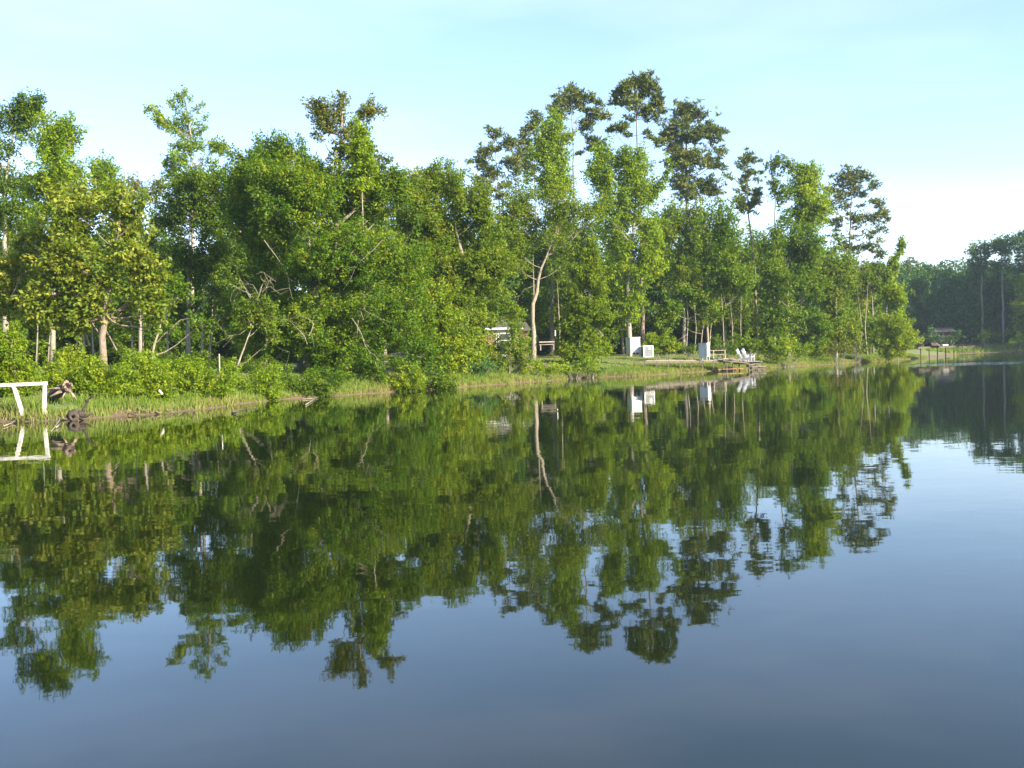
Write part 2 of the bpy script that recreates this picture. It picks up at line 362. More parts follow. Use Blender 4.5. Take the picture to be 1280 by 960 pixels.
SEED = [11]
def tree(name, label, D, base, path, r0, lobes, kind='oak', cover=1.0, leaf=None, clump=None, bark='bark', group=None, cat='tree', extra=(), dz=None, limbs=True, spread=0.0):
    """base: px of the foot; path: trunk pixels above it; lobes: (px, py, rx, ry[, dDepth[, weight]]) in picture pixels at depth D"""
    SEED[0] += 7; rng = np.random.default_rng(SEED[0]); rnd = random.Random(SEED[0])
    bp = P(base, HOR - ROLL * (base - 640), D); z0 = H(bp.x, bp.y) - .1 if dz is None else dz
    org = Vector((bp.x, bp.y, z0)); k = D / F
    root = thing(name, label, cat, org, group=group)
    leaf = 1.15 * (leaf or max(.13, .0021 * D + .01)); clump = clump or .0085 * D + .12
    tr = [Vector((0, 0, 0))] + [P(x, y, D) - org for x, y in path]
    # resample the trunk with a little wander
    pts = []
    for a, b in zip(tr[:-1], tr[1:]):
        nseg = max(2, int((b - a).length / 1.2))
        for i in range(nseg): pts.append(a.lerp(b, i / nseg) + Vector((rnd.gauss(0, 1), rnd.gauss(0, 1), 0)) * r0 * .18 * (1 if pts else 0))
    pts.append(tr[-1]); n = len(pts)
    rad = [r0 * (1.25 if i == 0 else 1) * (1 - .86 * (i / (n - 1)) ** 1.1) for i in range(n)]
    mb = MB(); mb.tube(pts, rad, 8)
    LW = []
    for l in lobes:
        x, y, rx, ry = l[:4]
        if kind == 'pine': rx *= 1.05; ry *= 1.3
        elif kind in ('bright', 'olive'): rx *= 1.08; ry *= 1.08
        dd = l[4] if len(l) > 4 else rnd.uniform(-1, 1) * rx * k * .45; wg = l[5] if len(l) > 5 else 1
        c = P(x, y, D + dd) - org
        LW.append((tuple(c), rx * k, ry * k, wg))
    LB = []
    if limbs and kind != 'cypress':
        for i_, (c, rx, rz, wg) in enumerate(LW):
            ds = sorted(((Vector(c) - Vector(o_[0])).length, j_) for j_, o_ in enumerate(LW) if j_ != i_)[:3]
            for dd_, j_ in ds[:2]:
                o_ = LW[j_]; m_ = Vector(c).lerp(Vector(o_[0]), rnd.uniform(.35, .65)) + Vector((rnd.gauss(0, .12) * rx, rnd.gauss(0, .3) * rx, rnd.gauss(0, .12) * rz))
                LB.append((tuple(m_), min(rx, o_[1]) * .85, min(rz, o_[2]) * .85, .5 if cover > .9 else .22))
            a_ = rnd.uniform(0, 6.28); LB.append((tuple(Vector(c) + Vector((math.cos(a_) * rx, rnd.gauss(0, .4) * rx, math.sin(a_) * rz))), rx * .35, rz * .35, .8))
    (v, q, ti), cl = crown_from_lobes(LW + LB, D, rng, kind, cover, leaf, clump)
    if limbs:
        for c, rx, rz, wg in LW:
            c = Vector(c)
            j = min(range(int(n * .3), n), key=lambda i: abs(pts[i].z - (c.z - .55 * math.hypot(c.x - pts[i].x, c.y - pts[i].y) - .3)) )
            s_ = pts[j]; mid = s_.lerp(c, .5) + Vector((rnd.uniform(-.2, .2), rnd.uniform(-.2, .2), -.08 * (c - s_).length))
            rr = max(.02, min(rad[j] * .42, .03 + .010 * (c - s_).length))
            q1 = s_.lerp(mid, .5) + Vector((0, 0, -.03 * (c - s_).length)); q3 = mid.lerp(c, .55)
            mb.tube([s_, q1, mid, q3, c], [rr, rr * .85, rr * .7, rr * .5, rr * .3], 5, False)
            near = cl[np.abs((cl - np.array(c)) / np.array([rx, rx, rz])).max(1) < 1]
            if len(near):
                for t_ in near[rng.choice(len(near), min(len(near), 7), replace=False)]:
                    t_ = Vector(t_); o_ = (q3 if rnd.random() < .5 else c); m_ = o_.lerp(t_, .5) + Vector((rnd.gauss(0, .1), rnd.gauss(0, .1), rnd.gauss(0, .12)))
                    mb.tube([o_, m_, t_], [rr * .4, rr * .28, .008], 4, False)
    for ex in extra:
        pp, rr = ex[0], ex[1]; dd = ex[2] if len(ex) > 2 else 0
        rr *= .42 if abs(dd) > 3 else .65; w_ = [P(x, y, D + dd * .8) - org for x, y in pp]
        w2 = []
        for a, b in zip(w_[:-1], w_[1:]): w2 += [a, a.lerp(b, .5) + Vector((rnd.gauss(0, .03), 0, rnd.gauss(0, .03)))]
        w2.append(w_[-1]); mb.tube(w2, [rr * (1 - .85 * i / (len(w2) - 1)) for i in range(len(w2))], 5, False)
        tot_ = sum((b - a).length for a, b in zip(w2[:-1], w2[1:]))
        for q_ in range(5):
            i_ = rnd.randrange(1, len(w2)); a_ = w2[i_]; dv = (w2[i_] - w2[i_ - 1]).normalized() * .7 + Vector((rnd.gauss(0, .6), rnd.gauss(0, .4), rnd.gauss(0, .6)))
            l_ = tot_ * rnd.uniform(.12, .3); m_ = a_ + dv * l_ * .5; mb.tube([a_, m_, m_ + (dv + Vector((rnd.gauss(0, .4), 0, rnd.gauss(0, .4)))) * l_ * .5], [rr * .4, rr * .25, .004], 4, False)
    mb.build('trunk', M[bark], root, True)
    np_mesh('crown', v, q, M[kind], ti, root)
    return root

def fill_lobes(x0, x1, ytop, ybot, n, rnd, r=(16, 30)):
    out = []
    for i in range(n):
        t = i / max(1, n - 1); y = ytop + (ybot - ytop) * t; rr = rnd.uniform(*r) * (.6 + .6 * math.sin(math.pi * min(.95, t * .8 + .12)))
        hw = (x1 - x0) / 2 * (.45 + .55 * math.sin(math.pi * min(1, t * .75 + .15)))
        cx = (x0 + x1) / 2 + rnd.uniform(-1, 1) * max(0, hw - rr * .5)
        out.append((cx, y + rr * .7, rr, rr * rnd.uniform(.7, .95)))
    return out
RND = random.Random(5)

# ============================== MAIN TREES (left to right) ==============================
tree('oak_tree', 'tall thin tree with bare grey limbs at the far left edge', 62, 8, [(8, 330), (5, 250), (14, 180), (20, 128)], .22,
     [(18, 128, 16, 11), (2, 150, 16, 16), (36, 140, 8, 9), (30, 162, 10, 8), (45, 130, 5, 6), (-8, 190, 14, 18), (24, 190, 9, 8), (2, 225, 12, 12), (30, 230, 10, 14), (-6, 270, 20, 24), (10, 310, 22, 24), (-6, 360, 22, 30), (20, 268, 12, 14)],
     'oakdark', .85, extra=[([(5, 250), (22, 215), (40, 150)], .07), ([(6, 230), (-4, 190), (0, 150)], .07), ([(12, 260), (19, 236), (25, 226)], .06)])
tree('oak_tree', 'bright green full-topped tree second from the left edge', 55, 66, [(66, 380), (64, 300), (70, 220), (72, 160)], .16,
     [(72, 160, 22, 17), (60, 182, 24, 20), (88, 180, 18, 20), (96, 198, 11, 14), (68, 210, 30, 22), (90, 222, 14, 16), (55, 232, 22, 18), (76, 246, 22, 16), (60, 268, 20, 18)], 'bright', 1.15)
tree('magnolia_tree', 'yellow-green large-leaved tree with reddish trunk above the left bank shrubs', 42, 129, [(129, 420), (133, 370), (140, 330), (148, 290), (150, 240)], .17,
     [(92, 250, 24, 20), (110, 275, 26, 24), (80, 290, 26, 26), (148, 250, 26, 18), (165, 275, 24, 24), (140, 300, 26, 22), (100, 320, 30, 26), (170, 320, 26, 28), (70, 335, 28, 26), (130, 345, 26, 22), (175, 360, 24, 24), (95, 370, 30, 22), (60, 372, 28, 20), (155, 388, 22, 18), (185, 390, 20, 20), (190, 345, 14, 18), (118, 392, 16, 10), (75, 398, 26, 14), (100, 402, 18, 9), (165, 402, 20, 12), (188, 410, 14, 10), (40, 388, 22, 14)],
     'magnolia', 1.15, leaf=.16, bark='pinebark',
     extra=[([(129, 415), (135, 395), (138, 372)], .07), ([(132, 430), (116, 405), (104, 385)], .05), ([(146, 438), (132, 412), (120, 392)], .05)])
tree('small_tree', 'small blue-green treetop poking up behind the yellow-green tree', 76, 128, [(128, 300), (130, 230)], .12,
     [(128, 208, 10, 8), (135, 222, 14, 11), (122, 216, 8, 8), (142, 236, 15, 12), (128, 245, 14, 12)], 'bright', .9)
tree('gum_tree', 'yellow-green tree with pale leaning dead limbs at the left edge', 44, 104, [(104, 420), (99, 395), (92, 350), (96, 300), (95, 240)], .12,
     [(10, 330, 22, 18), (0, 352, 22, 18), (25, 370, 26, 18), (42, 322, 20, 18), (8, 385, 24, 14), (55, 300, 18, 18), (98, 245, 14, 16), (104, 262, 16, 14), (60, 395, 24, 12), (30, 296, 14, 12)], 'magnolia', 1.05, leaf=.15, bark='palebark',
     extra=[([(66, 345), (57, 330), (36, 312), (30, 303)], .09, -1), ([(112, 432), (104, 405), (98, 398)], .08), ([(75, 350), (70, 335), (62, 326)], .04, -1), ([(13, 372), (25, 345), (38, 336), (50, 332)], .035, -1), ([(96, 310), (92, 280), (90, 240)], .05, -1)])
tree('oak_tree', 'slim leaning tree with pale trunk right of the reddish trunk', 44, 191, [(191, 445), (193, 430), (203, 395), (212, 370)], .085,
     [(205, 380, 20, 14), (225, 400, 18, 12), (200, 350, 22, 18), (185, 372, 16, 12), (222, 372, 18, 16), (250, 405, 14, 10), (215, 410, 12, 8)], 'oak', .8, leaf=.12, bark='palebark')
tree('poplar_tree', 'tall pale narrow tree with forked open top left of centre', 75, 240, [(240, 330), (240, 210), (238, 170), (232, 130), (226, 116)], .17,
     [(226, 120, 8, 6), (215, 127, 8, 5), (190, 135, 8, 5), (199, 150, 8, 6), (208, 155, 9, 7), (248, 128, 9, 5), (257, 127, 6, 5), (232, 148, 11, 9), (220, 163, 11, 7), (238, 165, 11, 10), (254, 158, 5, 5), (232, 180, 13, 10), (246, 183, 12, 9), (228, 198, 15, 11), (250, 204, 16, 12), (276, 180, 7, 6), (283, 190, 5, 6), (268, 184, 8, 8), (208, 200, 7, 6), (215, 215, 12, 9), (246, 225, 26, 14), (272, 220, 18, 14), (222, 232, 18, 12)],
     'bright', .85, leaf=.15, clump=.36, bark='palebark', extra=[([(238, 175), (215, 155), (188, 136)], .05), ([(236, 160), (247, 140), (256, 128)], .05), ([(240, 208), (262, 192), (278, 180)], .05)])
tree('oak_tree', 'tree with reddish-brown thin twigs on the skyline left of the tall pale narrow tree', 70, 175, [(175, 330), (172, 250)], .14,
     [(172, 222, 12, 10), (185, 226, 14, 12), (165, 240, 16, 14), (190, 245, 18, 14), (200, 232, 10, 8)], 'brownish', .55, clump=.5)
tree('oak_tree', 'dark green round oak left of the giant spreading oak', 60, 235, [(235, 400), (236, 300), (240, 240)], .15,
     [(235, 235, 30, 22), (270, 228, 26, 20), (295, 220, 16, 16), (215, 262, 26, 24), (255, 270, 32, 28), (285, 265, 26, 28), (225, 300, 28, 26), (265, 315, 30, 28), (295, 305, 20, 30), (230, 345, 28, 24), (265, 365, 28, 24), (250, 395, 24, 16), (215, 385, 16, 16), (285, 395, 20, 20)], 'oakdark', 1.1)
tree('oak_tree', 'giant spreading oak with pale dead twigs leaning over the water', 52, 378, [(380, 440), (384, 410), (392, 360), (385, 300), (375, 240), (365, 200)], .30,
     [(320, 208, 26, 22), (352, 195, 26, 22), (350, 182, 9, 14), (380, 212, 26, 24), (305, 240, 22, 26), (340, 240, 34, 30), (400, 245, 34, 28), (430, 235, 26, 24), (320, 290, 34, 34), (370, 290, 40, 34), (425, 290, 40, 36), (470, 265, 32, 32), (500, 245, 20, 20), (335, 340, 32, 34), (390, 345, 40, 32, -2), (450, 345, 44, 36, -2), (500, 320, 34, 40, -1), (370, 395, 26, 22), (425, 400, 42, 32, -2), (480, 400, 44, 36, -3), (520, 385, 28, 40, -2), (450, 440, 36, 26, -3.5), (500, 445, 38, 24, -4), (530, 440, 24, 26, -4), (410, 450, 20, 20, -3), (320, 375, 20, 20), (475, 462, 24, 12, -4.5), (350, 425, 18, 14, -2), (405, 462, 18, 12, -3), (372, 430, 18, 12, -2.5), (300, 270, 24, 20), (350, 300, 30, 26, -2), (400, 210, 20, 16), (460, 240, 20, 18), (330, 225, 30, 26, -2), (365, 225, 32, 28, -3), (395, 250, 32, 28, -3), (350, 265, 34, 28, -3), (310, 215, 18, 16), (420, 225, 24, 20, -2), (450, 300, 34, 30, -3), (400, 320, 34, 28, -4), (350, 380, 26, 22, -2), (490, 215, 14, 12), (475, 235, 22, 18), (345, 448, 18, 10, -2), (325, 440, 14, 10, -1), (310, 410, 16, 14), (395, 470, 20, 8, -4), (430, 468, 20, 9, -4.5), (400, 430, 26, 18, -3.5), (375, 405, 24, 18, -3)],
     'oak', 1.0, leaf=.115, bark='palebark',
     extra=[([(384, 430), (376, 415), (366, 405), (360, 398)], .04, -6), ([(386, 420), (392, 405), (385, 398), (400, 380)], .05, -6), ([(345, 352), (330, 340), (336, 352), (328, 375)], .03, -5),
            ([(440, 398), (452, 418), (462, 440), (470, 446)], .04, -6.5), ([(448, 400), (446, 425)], .04, -6.5), ([(330, 300), (345, 320), (358, 340), (362, 360)], .05, -5), ([(455, 400), (450, 385), (475, 398)], .03, -6), ([(478, 300), (452, 325), (440, 345)], .04, -6), ([(366, 460), (352, 475), (362, 440)], .03, -6)])
tree('oak_tree', 'tall olive-brown open-topped tree rising behind the giant oak', 52, 420, [(418, 330), (422, 250), (424, 200), (428, 140)], .22,
     [(432, 118, 10, 8), (420, 128, 14, 9), (440, 122, 7, 9), (390, 130, 9, 6), (404, 136, 12, 8), (398, 150, 12, 9), (425, 145, 18, 12), (412, 160, 16, 11), (460, 134, 12, 7), (470, 142, 10, 7), (452, 146, 10, 7), (440, 160, 12, 9), (402, 168, 7, 6), (430, 178, 14, 10), (445, 188, 14, 10), (470, 180, 4, 4), (420, 200, 18, 14), (455, 205, 20, 14), (482, 212, 12, 10)],
     'brownish', .72, leaf=.13, clump=.36, bark='palebark', extra=[([(424, 190), (408, 160), (388, 130)], .05), ([(428, 170), (450, 150), (475, 138)], .05)])
tree('vine', 'bright green leafy column of vines on the olive-brown treetop', 50.5, 455, [(455, 300), (452, 220), (448, 170)], .06,
     [(448, 170, 7, 9), (452, 185, 10, 10), (455, 200, 12, 11), (452, 215, 14, 12), (455, 230, 14, 10)], 'bright', 1.2, cat='vine')
tree('oak_tree', 'broad bright-edged oak right of the giant oak above the house', 60, 585, [(585, 400), (580, 330), (565, 260)], .26,
     [(545, 230, 28, 16), (515, 240, 26, 20), (580, 240, 26, 20), (540, 265, 36, 26), (600, 262, 24, 24), (565, 295, 40, 28), (610, 300, 22, 26), (520, 300, 34, 34), (600, 335, 32, 28), (560, 340, 38, 32), (525, 360, 26, 36), (595, 370, 34, 20), (565, 385, 30, 22), (540, 222, 10, 8), (622, 318, 12, 18), (615, 345, 16, 14), (592, 395, 20, 14, -3), (585, 415, 22, 16, -3), (575, 435, 20, 16, -4), (600, 432, 14, 14, -3), (640, 392, 14, 8)],
     'olive', 1.2, leaf=.135)
tree('willow_tree', 'yellow-green leafy tree drooping to the water beside the dark waterline shrub', 52.5, 560, [(560, 440), (556, 400), (552, 350)], .10,
     [(552, 370, 20, 22), (560, 400, 22, 22), (572, 425, 20, 18), (545, 430, 18, 20), (562, 450, 22, 16), (545, 395, 16, 20), (575, 452, 16, 16), (585, 405, 16, 14)], 'lime', .95)
tree('small_tree', 'small leaning tree with bare pale twigs in front of the giant oak', 43.5, 290, [(297, 458), (305, 435), (316, 408), (322, 385)], .055,
     [(318, 385, 14, 10), (335, 378, 14, 10), (325, 398, 18, 9), (308, 400, 12, 8), (338, 395, 12, 9), (345, 420, 10, 8), (300, 385, 8, 6)], 'olive', .8, leaf=.11, clump=.3, bark='palebark',
     extra=[([(322, 380), (325, 365), (330, 352), (342, 350)], .035), ([(320, 385), (312, 368), (300, 362), (292, 375)], .03), ([(318, 384), (305, 358), (296, 360), (290, 366)], .03), ([(330, 352), (326, 346)], .02), ([(324, 370), (316, 356), (308, 352)], .02), ([(318, 400), (300, 418), (285, 420), (272, 405)], .03), ([(316, 408), (340, 395), (365, 402)], .02), ([(328, 365), (338, 358), (350, 368), (362, 362)], .02)])
# centre and right group
tree('pine_tree', 'short open pine leftmost of the pines on the skyline', 112, 626, [(626, 330), (624, 240), (618, 170)], .17,
     [(618, 168, 11, 8), (632, 178, 12, 6), (604, 190, 12, 7), (642, 176, 9, 6), (600, 202, 12, 8), (618, 185, 10, 6), (652, 172, 10, 7), (612, 215, 16, 8), (636, 205, 14, 9), (604, 232, 16, 8), (640, 225, 14, 10), (620, 246, 18, 8), (648, 196, 12, 9)], 'pine', .85, clump=.5)
tree('pine_tree', 'pine partly hidden behind the bright round treetop', 116, 672, [(672, 330), (668, 200), (668, 160)], .17,
     [(668, 150, 11, 7), (682, 140, 10, 6), (660, 162, 10, 8), (655, 178, 10, 8), (700, 142, 12, 6), (664, 190, 12, 9), (658, 210, 12, 10)], 'pine', .9, clump=.5)
tree('pine_tree', 'tall pine with flat open crown left of the tallest pine', 118, 722, [(721, 400), (718, 280), (716, 180), (714, 120)], .22,
     [(714, 114, 15, 7), (704, 124, 14, 7), (724, 122, 13, 8), (738, 122, 7, 6), (694, 133, 10, 5), (716, 132, 14, 5), (734, 136, 10, 5), (748, 128, 8, 4), (755, 146, 12, 5), (742, 142, 9, 4), (728, 160, 10, 6), (736, 153, 10, 4), (704, 146, 7, 4), (742, 176, 10, 6), (752, 180, 8, 5), (706, 172, 7, 5), (730, 190, 7, 4)], 'pine', .95, clump=.42, bark='pinebark')
tree('sweetgum_tree', 'bright green round-topped tree between the two left pines', 98, 690, [(690, 400), (690, 280), (690, 180)], .2,
     [(688, 160, 13, 11), (678, 176, 14, 13), (698, 176, 13, 13), (690, 192, 20, 15), (672, 196, 10, 12), (690, 215, 22, 16), (706, 205, 8, 12), (684, 236, 20, 12), (704, 232, 14, 14)], 'bright', 1.15)
tree('pine_tree', 'tallest pine with rounded open crown and bare trunk', 97, 803, [(802, 330), (799, 240), (796, 170), (797, 110)], .24,
     [(798, 100, 16, 7), (786, 108, 14, 7), (812, 106, 11, 8), (775, 116, 12, 7), (800, 118, 16, 7), (822, 120, 9, 5), (790, 128, 16, 5), (770, 128, 9, 5), (814, 132, 12, 6), (828, 136, 7, 4), (806, 142, 14, 5), (776, 158, 14, 4), (764, 160, 8, 3), (786, 148, 6, 4), (818, 150, 8, 4), (810, 168, 8, 5), (822, 178, 8, 5), (782, 166, 6, 3)], 'pine', .95, clump=.4, bark='pinebark')
tree('pine_tree', 'thick shaggy pine with wide dense crown right of the tallest pine', 118, 860, [(859, 400), (858, 280), (858, 180), (860, 140)], .36,
     [(860, 136, 20, 9), (846, 144, 12, 8), (876, 146, 16, 9), (850, 158, 20, 8), (882, 162, 16, 8), (834, 168, 14, 7), (865, 170, 22, 8), (898, 165, 9, 6), (850, 182, 22, 9), (885, 185, 18, 8), (902, 188, 10, 5), (868, 196, 22, 9), (846, 202, 18, 8), (892, 206, 14, 6), (864, 214, 22, 9), (902, 222, 12, 6), (880, 228, 18, 7), (850, 228, 18, 8), (862, 244, 20, 7), (894, 240, 14, 6)], 'pine', 1.0, clump=.5, bark='pinebark')
tree('sweetgum_tree', 'tall bright green tree standing behind the white cabinet', 86, 787, [(786, 400), (785, 360), (790, 300), (796, 240), (800, 200)], .24,
     [(750, 190, 10, 9), (752, 206, 12, 12), (745, 225, 12, 12), (786, 192, 13, 9), (775, 206, 12, 11), (800, 215, 14, 13), (822, 196, 10, 9), (820, 210, 15, 14), (758, 232, 14, 14), (785, 230, 18, 14), (826, 228, 10, 8), (755, 258, 17, 14), (780, 256, 16, 16), (808, 246, 16, 15), (765, 285, 18, 16), (805, 282, 16, 14), (822, 288, 10, 12), (795, 310, 16, 14), (812, 312, 12, 12), (775, 310, 14, 12), (806, 340, 14, 16), (800, 365, 14, 14), (772, 340, 12, 14), (785, 385, 11, 9)],
     'bright', 1.1, leaf=.19, extra=[([(785, 300), (776, 290), (768, 280)], .08, -2), ([(789, 292), (798, 282), (808, 272)], .07, -2)])
tree('oak_tree', 'pale-trunked forked tree with thin olive leaves in the centre', 71, 666, [(667, 420), (667, 380), (673, 350), (683, 320), (690, 305)], .2,
     [(655, 250, 20, 14), (685, 245, 22, 14), (715, 258, 20, 14), (700, 272, 26, 14), (665, 275, 24, 16), (640, 285, 16, 16), (645, 310, 16, 14), (695, 300, 22, 14), (725, 290, 18, 16), (720, 312, 18, 12), (648, 335, 14, 10), (636, 270, 12, 12), (740, 268, 14, 12)], 'olive', .72, leaf=.14, bark='palebark',
     extra=[([(667, 385), (667, 345), (667, 318)], .08), ([(683, 320), (705, 306), (715, 300)], .05), ([(686, 312), (694, 292), (700, 275)], .06), ([(672, 355), (655, 362), (645, 378)], .035), ([(690, 380), (692, 365), (697, 360)], .035)])
tree('cypress_tree', 'bright feathery cone-shaped tree in front of the bank left of the white cabinet', 70, 735, [(736, 400), (737, 310)], .16,
     [(737 + RND.uniform(-.5, .5) * hw_, y_, 4 + hw_ * .52, 9, RND.uniform(-.5, .5) * hw_ * .03) for y_, hw_ in [(y0_, 3 + (y0_ - 300) * .31) for y0_ in range(304, 446, 5)] for _ in range(1 if y_ < 350 else 2)], 'cypress', 1.5, leaf=.13, clump=.40)
tree('oak_tree', 'broad olive tree filling the gap behind the thick shaggy pine trunk', 100, 855, [(855, 400), (850, 320)], .2,
     [(845, 265, 16, 14), (870, 270, 18, 14), (840, 290, 18, 16), (870, 296, 24, 18), (895, 300, 20, 16), (845, 320, 20, 18), (875, 325, 24, 18), (850, 350, 22, 18), (900, 262, 16, 14)], 'olive', .9)
tree('oak_tree', 'leafy tree with several slim pale stems behind the grey cabinet', 90, 885, [(884, 400), (884, 350), (888, 300)], .11,
     [(905, 275, 22, 14), (880, 285, 16, 12), (920, 300, 20, 18), (895, 310, 22, 16), (870, 335, 20, 16), (905, 340, 22, 18), (925, 345, 18, 22), (880, 365, 22, 14), (915, 375, 20, 16), (850, 370, 18, 14), (895, 392, 16, 8), (840, 392, 16, 10)], 'oak', 1.0, bark='palebark',
     extra=[([(876, 436), (880, 400), (878, 360)], .1), ([(887, 432), (890, 400), (892, 370)], .1), ([(916, 430), (915, 400), (912, 370)], .08), ([(858, 436), (860, 400), (858, 370)], .09)])
tree('pine_tree', 'slim crooked pine with sparse tuft crown right of the shaggy pine', 104, 947, [(945, 400), (943, 330), (935, 260), (934, 200)], .15,
     [(936, 194, 8, 5), (928, 202, 7, 6), (944, 204, 9, 5), (936, 215, 7, 6), (948, 216, 5, 3), (930, 226, 6, 5), (928, 242, 10, 7), (945, 242, 10, 5), (922, 252, 9, 7), (940, 254, 9, 6), (932, 262, 10, 5), (950, 236, 6, 3)], 'pine', .85, clump=.4, bark='pinebark')
tree('pine_tree', 'narrow dark treetop just left of the bright leaning treetop', 106, 968, [(967, 400), (968, 300), (970, 210)], .15,
     [(975, 200, 12, 6), (965, 208, 7, 7), (982, 212, 9, 9), (972, 222, 10, 9), (966, 236, 7, 8), (984, 232, 9, 9), (976, 248, 10, 8)], 'oakdark', .95, clump=.45)
tree('sweetgum_tree', 'bright green leaning treetop between the slim pine and the right-hand pine', 101, 1000, [(1000, 400), (1000, 320), (1005, 230)], .18,
     [(1010, 214, 8, 6), (1018, 224, 8, 7), (1000, 225, 10, 7), (1012, 236, 14, 9), (996, 245, 14, 11), (1020, 252, 14, 11), (1004, 262, 18, 12), (1030, 264, 10, 8), (990, 275, 14, 12), (1015, 276, 12, 8)], 'bright', 1.1)
tree('oak_tree', 'large olive-green leafy tree right of the slim crooked pine', 96, 985, [(985, 400), (985, 330)], .2,
     [(985, 285, 20, 14), (1010, 295, 20, 16), (968, 300, 16, 14), (990, 315, 24, 18), (1015, 325, 20, 20), (965, 330, 18, 18), (990, 350, 26, 18), (1018, 360, 20, 20), (962, 365, 22, 20), (990, 385, 26, 18), (1020, 395, 18, 18), (960, 400, 22, 20), (990, 415, 24, 14), (1025, 420, 16, 12)], 'oak', 1.05)
tree('oak_tree', 'olive-yellow leafy tree below the right-hand round pine', 98, 1045, [(1045, 400), (1045, 330)], .15,
     [(1045, 330, 16, 14), (1062, 342, 14, 14), (1035, 352, 16, 16), (1055, 368, 16, 16), (1040, 390, 16, 16), (1062, 395, 12, 16), (1045, 415, 18, 14), (1065, 420, 10, 10)], 'olive', .95)
tree('pine_tree', 'round-crowned pine on the right end of the skyline group', 122, 1056, [(1056, 420), (1060, 340), (1064, 260), (1066, 220)], .2,
     [(1066, 214, 14, 6), (1050, 222, 10, 6), (1080, 222, 12, 8), (1064, 228, 16, 6), (1038, 236, 9, 5), (1092, 232, 8, 6), (1074, 240, 14, 6), (1050, 244, 12, 6), (1100, 252, 9, 5), (1086, 254, 10, 5), (1060, 256, 14, 6), (1036, 256, 10, 7), (1106, 268, 8, 5), (1090, 272, 14, 6), (1070, 274, 14, 6), (1045, 276, 10, 6), (1100, 288, 10, 5), (1078, 292, 16, 6), (1050, 296, 12, 7), (1060, 312, 18, 7), (1086, 308, 14, 5), (1100, 318, 7, 4)], 'pine', .75, clump=.42, bark='pinebark')
tree('pine_tree', 'small dark pine with slim bare trunk left of the vine-covered tree', 118, 1091, [(1091, 400), (1090, 340)], .13,
     [(1088, 334, 10, 5), (1096, 342, 10, 6), (1080, 344, 9, 6), (1090, 354, 12, 6), (1082, 366, 9, 6), (1098, 362, 7, 5)], 'pine', .9, clump=.42)
tree('snag_tree', 'leaning vine-covered tree on the point beside the far dock', 103, 1108, [(1108, 400), (1109, 360), (1115, 332), (1122, 318), (1128, 300)], .12,
     [(1128, 302, 4, 6), (1126, 311, 6, 7), (1119, 322, 6, 6), (1114, 332, 7, 6), (1122, 338, 6, 4), (1113, 346, 8, 8), (1106, 360, 9, 10), (1118, 362, 10, 10), (1108, 378, 11, 10), (1124, 380, 9, 10), (1112, 395, 13, 10), (1108, 412, 14, 10), (1128, 400, 9, 10), (1112, 428, 12, 8)], 'bright', 1.2, clump=.45)
tree('willow_shrub', 'round glowing green willow bush at the tip of the point', 98, 1122, [(1122, 425)], .07,
     [(1120, 408, 10, 10), (1124, 416, 15, 14), (1114, 424, 12, 12), (1130, 428, 11, 12), (1122, 435, 16, 8)], 'lime', 1.3, cat='shrub', leaf=.16)

# filler trees behind the first row
BACK = ['the far-left tall thin tree', 'the bright second tree from the left edge', 'the gap right of that bright tree', 'the yellow-green large-leaved tree', 'the small blue-green treetop', 'the slim leaning pale tree', 'the tall pale narrow tree', 'the left side of the giant oak', 'the middle of the giant oak', 'the olive-brown open-topped tree', 'the right shoulder of the giant oak', 'the skyline gap right of the giant oak', 'the broad bright-edged oak', 'the roof of the pale house', 'the pale forked centre tree', 'the bright tree between the two left pines', 'the cone-shaped feathery tree', "the tallest pine's lower trunk", 'the white utility cabinet', "the thick shaggy pine's trunk", 'the slim pale stems by the grey cabinet', 'the slim crooked pine', 'the bright leaning treetop', 'the large olive-green tree beside the point', 'the round-crowned right-hand pine']
THIN = ['left of the second tree from the left', 'just right of the second tree from the left', 'left of the reddish trunk', 'directly behind the reddish trunk', 'left of the slim leaning pale trunk', 'right of the slim leaning pale trunk', 'below the dark round oak, left of its trunk', 'above the thin white stake', 'right of the thin white stake', 'behind the small leaning tree', 'behind the wooden bench', "between the hedge and the white cabinet's tree", 'left of the grey-sided cabinet', 'behind the dock gangway', 'left of the white chairs', 'behind the low shrubs on the right bank', 'below the round right-hand pine', 'left of the vine-covered tree']
fill = [  # px, ytop, half width, D, kind
 (-20, 250, 34, 78), (25, 255, 34, 80), (70, 262, 34, 74), (112, 270, 30, 72), (150, 255, 34, 78), (190, 262, 34, 82), (300, 235, 40, 76), (360, 240, 44, 80), (430, 225, 44, 72), (480, 232, 36, 74), (520, 250, 38, 80), (570, 240, 36, 82), (620, 262, 34, 88), (655, 268, 32, 92),
 (700, 262, 34, 104), (735, 275, 30, 96), (775, 275, 32, 104), (820, 270, 30, 108), (860, 280, 30, 112), (905, 285, 28, 106), (935, 300, 30, 110), (960, 292, 28, 112), (1000, 295, 30, 112), (1035, 305, 26, 116), (1060, 330, 26, 122)]
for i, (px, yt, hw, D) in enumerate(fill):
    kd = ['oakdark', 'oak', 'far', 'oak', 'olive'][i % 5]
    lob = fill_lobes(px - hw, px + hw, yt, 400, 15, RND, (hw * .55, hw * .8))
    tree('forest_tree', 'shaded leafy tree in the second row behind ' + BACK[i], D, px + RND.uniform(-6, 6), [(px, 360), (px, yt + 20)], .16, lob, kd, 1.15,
         leaf=.0026 * D, clump=.012 * D, group='trees of the wood behind the front row', limbs=False)
